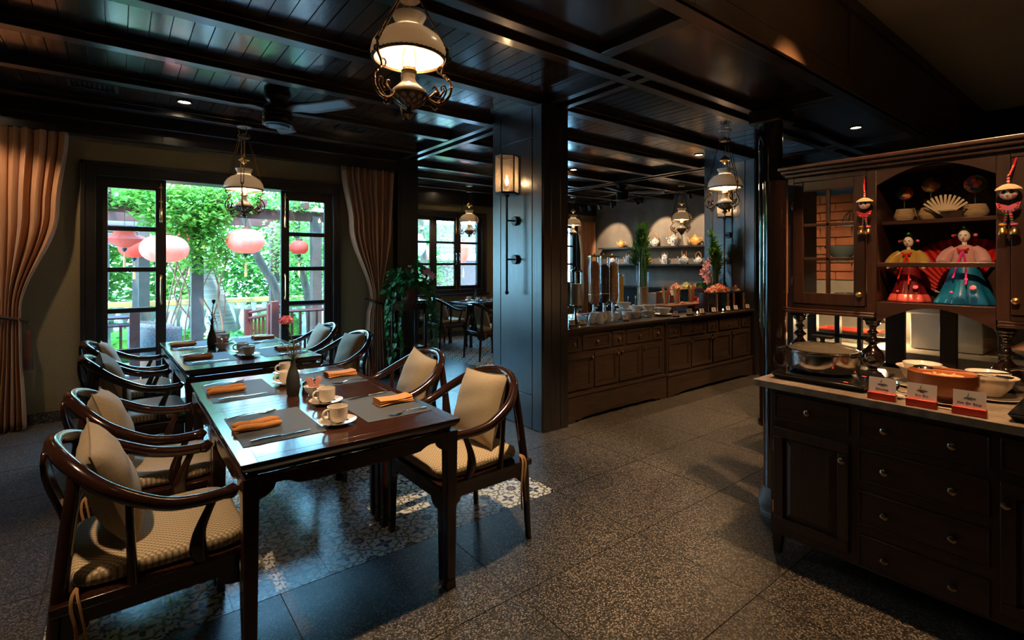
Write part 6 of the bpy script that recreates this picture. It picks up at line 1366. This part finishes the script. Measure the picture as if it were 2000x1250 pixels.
# ------------------------------------------------------------------ on the marble counter
ZM = .8505
hob = thing('induction_hob', 'black double induction hob under the steel pot', 'hob', (2.83, 1.015, ZM)); MB().frustum(-.19, .19, -.19, .19, 0, -.21, .21, -.21, .21, .028).build('case', 'black', hob, bevel=.004); MB().box(-.205, .205, -.205, .205, .028, .034).build('glass_plate', 'cooktop', hob, bevel=.003); MB().box(-.185, -.178, -.13, -.112, .034, .0345).box(.02, .027, -.14, -.122, .034, .0345).build('indicator', 'redled', hob)
pt = thing('steel_pot', 'wide steel pot with domed lid on the hob', 'pot', (2.83, 1.06, ZM+.0345))
MB().lathe([(0, 0), (.12, 0), (.150, .012), (.160, .035), (.161, .098), (.166, .102), (.166, .106), (.157, .106), (.155, .04), (0, .01)], n=48).build('body', 'steel', pt)
MB().lathe([(.164, .107), (.165, .112), (.158, .115)], n=48).build('lid_rim', 'chrome', pt); MB().lathe([(.158, .113), (.13, .128), (.08, .142), (.02, .147), (0, .147)], n=40).build('lid', 'lidglass', pt)
MB().lathe([(.012, .146), (.010, .16), (.02, .172)], n=14).box(-.018, .018, -.05, .05, .168, .182).build('lid_handle', 'black', pt, bevel=.004)
for s_ in (-1, 1): MB().tube(catmull([(0, s_*.16, .085), (-.04, s_*.20, .09), (.04, s_*.20, .09), (0, s_*.16, .085)], 4)[3:-3], .006, 6).build('side_bracket', 'chrome', pt); MB().box(-.045, .045, s_*.20-.012, s_*.20+.012, .080, .100).build('side_handle', 'black', pt, bevel=.005)
hob2 = thing('induction_hob', 'black induction hob at the cut edge of the counter, beside the white bowls', 'hob', (2.79, .12, ZM)); MB().frustum(-.19, .19, -.21, .21, 0, -.21, .21, -.23, .23, .028).build('case', 'black', hob2, bevel=.004); MB().box(-.205, .205, -.225, .225, .028, .034).build('glass_plate', 'cooktop', hob2, bevel=.003); MB().box(-.02, -.013, .17, .188, .034, .0345).build('indicator', 'redled', hob2)
p2_ = thing('black_pot', 'black soup pot with a ladle at the cut edge of the counter', 'pot', (2.80, .17, ZM+.0345)); MB().lathe([(0, 0), (.10, 0), (.125, .03), (.13, .09), (.126, .09), (.12, .03), (0, .012)], n=32).build('body', 'black', p2_); MB().tube(catmull([(0, .02, .03), (-.02, .08, .10), (0, .16, .13), (.02, .2, .12)], 4), .006, 6, flat=.5).build('ladle', 'chrome', p2_)
# menu cards on red blocks
def card(y, word, label, x=2.572):
    t = thing('menu_card', label, 'menu card', (x, y, ZM), R(-90+4), 'menu cards on the marble counter')
    MB().box(-.050, .050, -.014, .014, 0, .030).build('block', 'redblock', t, bevel=.003); MB().box(.050, .0515, -.013, .013, .001, .029).build('brass_end', 'brass', t)
    c_ = MB(Matrix.Translation((0, .002, .024)) @ Matrix.Rotation(R(-10), 4, 'X')).box(-.048, .048, -.0008, .0008, 0, .068).build('card', 'card', t)
    q_ = Matrix.Translation((0, .002, .024)) @ Matrix.Rotation(R(-10), 4, 'X') @ Matrix.Translation((0, -.0011, 0)) @ Matrix.Rotation(R(90), 4, 'X')
    def txt(s_, sz, zz, sh=0): o = bpy.data.objects.new('print', text_mesh(s_, sz)); COL.objects.link(o); o.parent = c_; o.matrix_local = q_ @ Matrix.Translation((sh, zz, 0))
    txt(word, .0125, .016); 
    k = MB(q_).tube(catmull([(-.006, .054, .0003), (-.001, .060, .0003), (-.006, .050, .0003), (-.008, .044, .0003), (-.001, .046, .0003), (.010, .047, .0003)], 5), .0003, 4).build('logo', 'ink', c_)
    MB(q_).box(-.016, .018, .0395, .0415, -.0002, .0003).box(-.006, .008, .035, .0365, -.0002, .0003).build('logo_lines', 'ink', c_)
card(.733, 'Bibimbap', 'white menu card on a red block, beside the steel pot'); card(.598, 'Kim Chi', 'white Kim Chi menu card on a red block, before the wooden bowl'); card(.452, 'Kim Chi Soup', 'white Kim Chi Soup menu card on a red block')
t = thing('oval_dish', 'oval white dish holding a ladle, behind the first menu card', 'dish', (2.655, .73, ZM)); t.scale = (.6, .6, .8); MB().lathe([(0, 0), (.06, 0), (.10, .012), (.098, .014), (.05, .004), (0, .004)], n=32, sx=.62, sy=1).build('dish', 'whiteware', t)
t = thing('ladle', 'big chrome ladle leaning in the oval dish', 'ladle', (2.66, .735, ZM+.006)); MB(Matrix.Translation((.0, .0, .045)) @ Matrix.Rotation(R(-50), 4, 'Y')).lathe([(0, -.02), (.022, -.016), (.036, 0), (.034, .001), (.02, -.013), (0, -.016)], n=20, sy=1.2).build('bowl', 'chrome', t); MB().tube([(0, -.02, .03), (.005, -.045, .016), (0, -.075, .020)], .004, 6).build('handle', 'chrome', t)
t = thing('wooden_bowl', 'round polished wooden bowl with kimchi', 'bowl', (2.76, .570, ZM+.014)); MB().lathe([(0, 0), (.085, 0), (.108, .025), (.119, .07), (.117, .108), (.110, .110), (.105, .06), (.08, .02), (0, .016)], n=40).build('bowl', 'woodbowl', t); random.seed(2); k_ = MB().lathe([(.104, .07), (.06, .085), (0, .09)], n=20)
for _ in range(40): a, q_ = random.uniform(0, 6.3), random.uniform(0, .09); k_.m = Matrix.Translation((q_*math.cos(a), q_*math.sin(a), .086)) @ Matrix.Rotation(random.uniform(0, 6), 4, 'Z') @ Matrix.Rotation(random.uniform(-.6, .6), 4, 'X'); k_.box(-.015, .015, -.006, .006, -.003, .003)
k_.m = None; o = k_.build('kimchi', 'salmon', t, smooth=False); o['kind'] = 'stuff'
o = put('plate', MB().lathe([(0, 0), (.09, 0), (.127, .011), (.126, .0135), (.09, .006), (0, .006)], n=40).mesh('plate', 'porcelain'), (2.76, .570, ZM), 0, 'round cream plate under the wooden bowl', 'plate', None); del_group(o)
BB = MB().lathe([(0, 0), (.05, 0), (.055, .006), (.085, .04), (.098, .072), (.112, .078), (.112, .081), (.095, .078), (.08, .045), (.05, .012), (0, .012)], n=36).mesh('bowl', 'porcelain'); SB = MB().lathe([(0, 0), (.035, 0), (.04, .006), (.070, .03), (.083, .062), (.080, .063), (.065, .033), (.035, .012), (0, .012)], n=32).mesh('bowl', 'whiteware')
for (x, y, me, z, lb) in ((3.0, .695, BB, .014, 'cream lidless soup bowl on a plate, nearer the steel pot'), (3.0, .695, SB, .050, 'small white bowl nested in the soup bowl nearer the pot'), (2.975, .462, BB, .014, 'cream soup bowl on a plate, nearer the turned leg'), (2.975, .462, SB, .050, 'small bluish white bowl nested in the soup bowl by the turned leg')): o = put('soup_bowl', me, (x, y, ZM+z), 0, lb, 'bowl', None); del_group(o); o.scale = (.9, .9, 1)
for (x, y, lb) in ((3.0, .695, 'plate under the soup bowl nearer the steel pot'), (2.975, .462, 'plate under the soup bowl by the turned leg')): del_group(put('plate', MB().lathe([(0, 0), (.075, 0), (.112, .011), (.111, .0135), (.075, .006), (0, .006)], n=36).mesh('plate', 'porcelain'), (x, y, ZM), 0, lb, 'plate', None))
t = thing('serving_spoon', 'chrome serving spoon and tongs lying across the wooden bowl', 'spoon', (2.76, .570, ZM+.126)); MB().ball((-.02, .06, .006), .034, .7, 1.1, .35, 16, 8).build('spoon_head', 'chrome', t); MB().tube([(-.02, .03, .006), (-.02, -.06, .008), (-.03, -.16, .02), (-.01, -.21, .024)], [.006, .004, .006, .004], 8, flat=.5).build('spoon_handle', 'chrome', t); MB().tube(catmull([(.0, .02, .004), (.0, -.08, .003), (.005, -.17, .0), (.03, -.21, .002), (.05, -.16, .0)], 5), .005, 6, flat=.5).build('tongs', 'chrome', t)
t = thing('chopsticks', 'pair of pale chopsticks lying between the menu cards', 'chopsticks', (2.608, .52, ZM)); [MB().tube([(0, .10, .003+.0*k), (.012*k-.01, -.09, .003)], .003, 6).build('stick', 'fanwood', t) for k in (0, 1)]
# ------------------------------------------------------------------ in the hutch
def bowl_in(name, me, y, z, lb): del_group(put(name, me, (3.24, y, z), 0, lb, 'bowl', None))
bowl_in('grey_bowl', MB().lathe([(0, 0), (.03, 0), (.032, .012), (.065, .04), (.09, .085), (.087, .086), (.06, .042), (0, .016)], n=32).mesh('bowl', 'greybowl'), 1.11, 1.4455, 'large pale grey bowl on the glass shelf in the hutch')
bowl_in('blue_bowl', MB().lathe([(0, 0), (.045, 0), (.05, .008), (.075, .03), (.088, .06), (.085, .061), (.07, .032), (0, .012)], n=32).mesh('bowl', 'bluebowl'), 1.06, 1.2055, 'blue patterned bowl on the hutch floor behind the glass door')
t = thing('wire_cloche', 'grey wire cloche on the top glass shelf in the hutch', 'cloche', (3.24, 1.06, 1.6355)); MB().lathe([(0, 0), (.055, 0), (.055, .02), (.05, .02)], n=20).build('base', 'greybowl', t)
for k in range(8): a = PI*k/8; MB().tube([(.05*math.cos(a)*math.cos(b), .05*math.sin(a)*math.cos(b), .02+.07*math.sin(b)) for b in [PI*j/10 for j in range(11)]], .0018, 4).build('wire', 'steel', t)
# potted button balls
def topiary(y, r, hx, lb, seed, pot_s=1.):
    t = thing('button_topiary', lb, 'ornament', (3.272, y, 1.6525), 0, 'button ball ornaments in the hutch'); random.seed(seed)
    wv = lambda a, z: 1+.012*math.sin(z*400)
    MB().lathe([(0, 0), (.034*pot_s, 0), (.046*pot_s, .02), (.048*pot_s, .032), (.036*pot_s, .066), (.033*pot_s, .066), (0, .06)], n=28, wob=wv).build('basket_pot', 'basket', t); MB().cyl((0, 0, .05), (0, 0, hx), .0025).build('stem', 'stemgreen', t)
    bs = [MB() for _ in COLS]; n_ = 46
    for k in range(n_):
        ph = math.acos(1-2*(k+.5)/n_); th = PI*(1+5**.5)*k; d = Vector((math.sin(ph)*math.cos(th), math.sin(ph)*math.sin(th), math.cos(ph))); i = random.randrange(len(COLS))
        q_ = d.to_track_quat('Z', 'Y').to_matrix().to_4x4(); bs[i].m = Matrix.Translation(Vector((0, 0, hx+r))+d*r*.93) @ q_; bs[i].lathe([(.0118, -.003), (.012, .002), (.008, .0045), (.006, .003), (.003, .004), (0, .004)], n=9)
    for i, b in enumerate(bs):
        b.m = None
        if b.V: o = b.build('buttons', 'bead%d' % i, t); o['kind'] = 'stuff'
    MB().ball((0, 0, hx+r), r*.92).build('core', 'bead3', t)
topiary(.832, .034, .115, 'smallest button ball in a basket pot, beside the gold scroll', 1, .95); topiary(.722, .036, .145, 'middle button ball in a basket pot, left of the bamboo fan', 2, 1.05); topiary(.553, .040, .125, 'largest button ball in a basket pot, right of the bamboo fan', 3, 1.08)
t = thing('bamboo_fan', 'open bamboo folding fan leaning on a small fan on the doll shelf', 'fan', (3.185, .652, 1.6525))
for k in range(11):
    a = R(35+10.5*k); MB(Matrix.Translation((.0, 0, .012)) @ Matrix.Rotation(-(a-PI/2), 4, 'X')).box(.0008*k, .0008*k+.0012, -.005, .005, 0, .105).build('slat', 'fanwood', t)
MB().lathe([(0, -.006), (.035, -.003), (.032, .003), (0, .006)], (-.02, -.015, .035), 24).build('palm_disc', 'basket', t)
t = thing('gold_scroll', 'curly gold wire ornament between the button balls', 'ornament', (3.335, .775, 1.6525)); MB().tube(catmull([(0, .05, .002), (0, .045, .06), (0, .03, .07), (0, .02, .03), (0, .0, .06), (0, -.01, .02), (0, -.03, .03), (0, -.05, .08), (0, -.02, .115), (0, -.01, .10)], 6), .004, 6).build('wire', 'darkgold', t)
t = thing('gold_scroll', 'thin curling gold vine above the bamboo fan', 'ornament', (3.36, .64, 1.6525)); MB().tube(catmull([(0, .10, .001), (0, .08, .14), (0, .06, .19), (0, .03, .17), (0, .05, .155), (0, .01, .17), (0, -.01, .20), (0, -.03, .18), (0, -.07, .20)], 6), .0022, 5).build('wire', 'darkgold', t)
# large red folding fan with bare ribs
t = thing('red_fan', 'large red pleated folding fan standing behind the dolls', 'fan', (3.345, .605, 1.2355)); r0, r1, a0, a1, n_ = .13, .325, R(62), R(155), 30
MB().surf(lambda u, v: (.006*(1 if int(round(u*n_)) % 2 else -1)*(.4+v), -(r0+(r1-r0)*v)*math.cos(a0+(a1-a0)*u), (r0+(r1-r0)*v)*math.sin(a0+(a1-a0)*u)), n_, 3).build('leaf', 'redfan', t, smooth=False)
for k in range(11): a = a0+(a1-a0)*k/10; MB().tube([(.004, -.015*math.cos(a), .015*math.sin(a)+.006), (.004, -r0*math.cos(a), r0*math.sin(a))], [.004, .006], 5, flat=.4, up=(1, 0, 0)).build('rib', 'fanwood', t)
g2 = MB().tube(catmull([(-.012, .05+.03*math.sin(k*1.7), .20+.012*k*.6) for k in range(6)], 4), .0018, 4).build('gold_script', 'gold', t)
# hanbok dolls
def hanbok(y, x, hgt, skirt, hem, jacket, rib, lb, s_=1., wide=1., rz=R(90)):
    t = thing('hanbok_doll', lb, 'doll', (x, y, 1.2355), rz, 'dolls in silk dresses'); t.scale = (s_,)*3
    MB().lathe([(.0, .001), (.125*wide, .001), (.128*wide, .008), (.105*wide, .05), (.085*wide, .10), (.065*wide, .16), (.045, .20), (.032, .225), (0, .23)], n=48, sy=.72, wob=lambda a, z: 1+.09*math.sin(a*7+1)*max(0, (.2-z)/.2)).build('skirt', skirt, t, ang=80)
    if hem: MB().lathe([(.128*wide, .002), (.131*wide, .010), (.114*wide, .045), (.110*wide, .045)], n=48, sy=.73, wob=lambda a, z: 1+.09*math.sin(a*7+1)*max(0, (.2-z)/.2)).build('hem', hem, t, ang=80)
    MB().lathe([(.05, .195), (.052, .205), (.043, .235), (.046, .262), (.036, .282), (.018, .292), (.0, .294)], n=28, sy=.68).build('jacket', jacket, t, ang=70)
    for sd_ in (-1, 1): MB().tube(catmull([(sd_*.036, 0, .272), (sd_*.060, -.01, .25), (sd_*.072, -.026, .222), (sd_*.078, -.044, .200)], 4), [.020, .021, .022, .024, .025, .026, .027, .028, .028, .028, .027, .026, .018], 10).build('sleeve', jacket, t, ang=80); MB().tube([(sd_*.078, -.044, .200), (sd_*.080, -.058, .192), (sd_*.080, -.070, .188)], [.009, .008, .004], 8).build('hand', 'dollface', t)
    MB().tube([(0, 0, .288), (0, -.002, .312)], .010, 10).build('neck', 'dollface', t)
    hd_ = MB().ball((0, -.004, .335), .0265, .88, .95, 1.16, 18, 12).ball((0, -.030, .332), .004, .8, 1, 1.5).build('head', 'dollface', t)
    MB().box(-.013, -.005, -.0305, -.0275, .338, .3405).box(.005, .013, -.0305, -.0275, .338, .3405).build('eyes', 'hair', hd_); MB().box(-.004, .004, -.0305, -.0275, .3205, .3225).build('mouth', 'mouth', hd_)
    MB().ball((0, .006, .344), .0285, .95, .9, 1.1, 16, 10).ball((0, .018, .372), .014).ball((-.034, .01, .338), .013).ball((.034, .01, .338), .013).build('hair', 'hair', t)
    for k, (hx, hz) in enumerate(((-.042, .338), (.042, .338), (0, .380))): MB().ball((hx, -.004, hz), .008).build('hair_flower', 'bead%d' % (1, 5, 3)[k], t)
    MB().tube([(-.022, -.034, .274), (0, -.040, .262), (.022, -.034, .274)], .006, 6, flat=.5).build('collar', 'redribbon', t); MB().tube(catmull([(0, -.042, .262), (.012, -.05, .22), (.018, -.07, .16), (.02, -.085, .10)], 4), .007, 6, flat=.3).tube(catmull([(0, -.042, .262), (-.014, -.05, .21), (-.03, -.075, .13)], 4), .007, 6, flat=.3).build('ribbon', rib, t); MB().tube([(-.018, -.042, .262), (.018, -.044, .266)], .008, 6, flat=.5).build('bow', 'redribbon', t)
    for k, (fx, fz, fr_) in enumerate(((.045, .085, .013), (.02, .125, .007), (-.035, .06, .007))): MB(Matrix.Translation((fx, -.078*wide-.006, fz)) @ Matrix.Rotation(R(65), 4, 'X')).lathe([(fr_, 0), (fr_*.9, .003), (fr_*.4, .005), (0, .003)], n=10).build('embroidery', 'bead5', t)
hanbok(.797, 3.205, .35, 'silkred', 'silkpink2', 'silkgold', 'redribbon', 'doll in a gold jacket and dark red silk skirt', .92, .72, R(-90))
hanbok(.580, 3.205, .37, 'silkblue', None, 'silkrose', 'pinkribbon', 'doll in a rose jacket and bright blue silk skirt', .98, .92, R(-90))
# hanging bead dolls
def bead_doll(y, zc, lb, hang, bc, s_=1.):
    t = thing('bead_doll', lb, 'ornament', (3.068-.044*s_, y, zc), R(-90), 'bead dolls hanging on the hutch'); t.scale = (s_,)*3
    MB().tube(catmull([(hang, .042, .145), (hang*.6, .015, .10), (0, 0, .055), (0, 0, .03)], 4), .004, 6).build('cord', 'redribbon', t)
    for k in range(3): MB().ball((0, 0, .038+.012*k), .006).build('bead', ('cream_rim', 'bead5', 'brass')[k], t)
    MB().lathe([(.045, .0), (.040, .010), (.020, .024), (.006, .028), (0, .028)], n=24, wob=lambda a, z: 1+.03*math.sin(a*12)).build('straw_hat', 'basket', t)
    hd_ = MB().ball((0, 0, -.015), .031, 1, .85, .9, 18, 12).build('head', 'whiteware', t)
    MB().ball((-.012, -.024, -.010), .008, 1, .5, 1).ball((.012, -.024, -.010), .008, 1, .5, 1).build('eyes', 'hair', hd_); MB().ball((-.018, -.020, -.024), .006, 1, .5, .8).ball((.018, -.020, -.024), .006, 1, .5, .8).build('cheeks', 'bead5', hd_); MB().ball((0, -.027, -.026), .004, 1, .5, .6).build('mouth', 'mouth', hd_)
    MB().ext([(-.040, .012), (-.034, -.012), (-.016, -.030), (0, -.034), (.016, -.030), (.034, -.012), (.040, .012), (.0, -.004)], 'y', -.006, .006).build('collar', bc, t).location = (0, -.002, -.065)
    for k in range(9): a = PI+PI*k/8; MB().ball((.030*math.cos(a), -.010, -.060+.032*math.sin(a)), .004).build('bead', 'bead%d' % (k % 8), t)
    for sd_ in (-1, 1):
        for k in range(8): MB().ball((sd_*(.006+.0014*k), 0, -.096-.0115*k), .0062, 1, 1, 1, 8, 6).build('bead', 'bead%d' % ((k*3+(sd_ > 0)*2) % 8), t)
        MB().lathe([(0, -.006), (.013, -.004), (.013, .004), (0, .006)], (sd_*.018, 0, -.150), 14).build('disc_bead', 'bead5' if sd_ > 0 else 'bead2', t)
        MB().lathe([(.019, -.03), (.020, -.024), (.017, -.008), (.009, .002), (0, .004)], (sd_*.019, 0, -.166), 18).build('bell', 'brass', t)
bead_doll(.938, 1.748, 'bead doll with a red scalloped collar, hanging beside the glass door', -.012, 'bead1', .84); bead_doll(.404, 1.748, 'bead doll with a pink butterfly collar, hanging at the far stile', .02, 'bead5', .98)
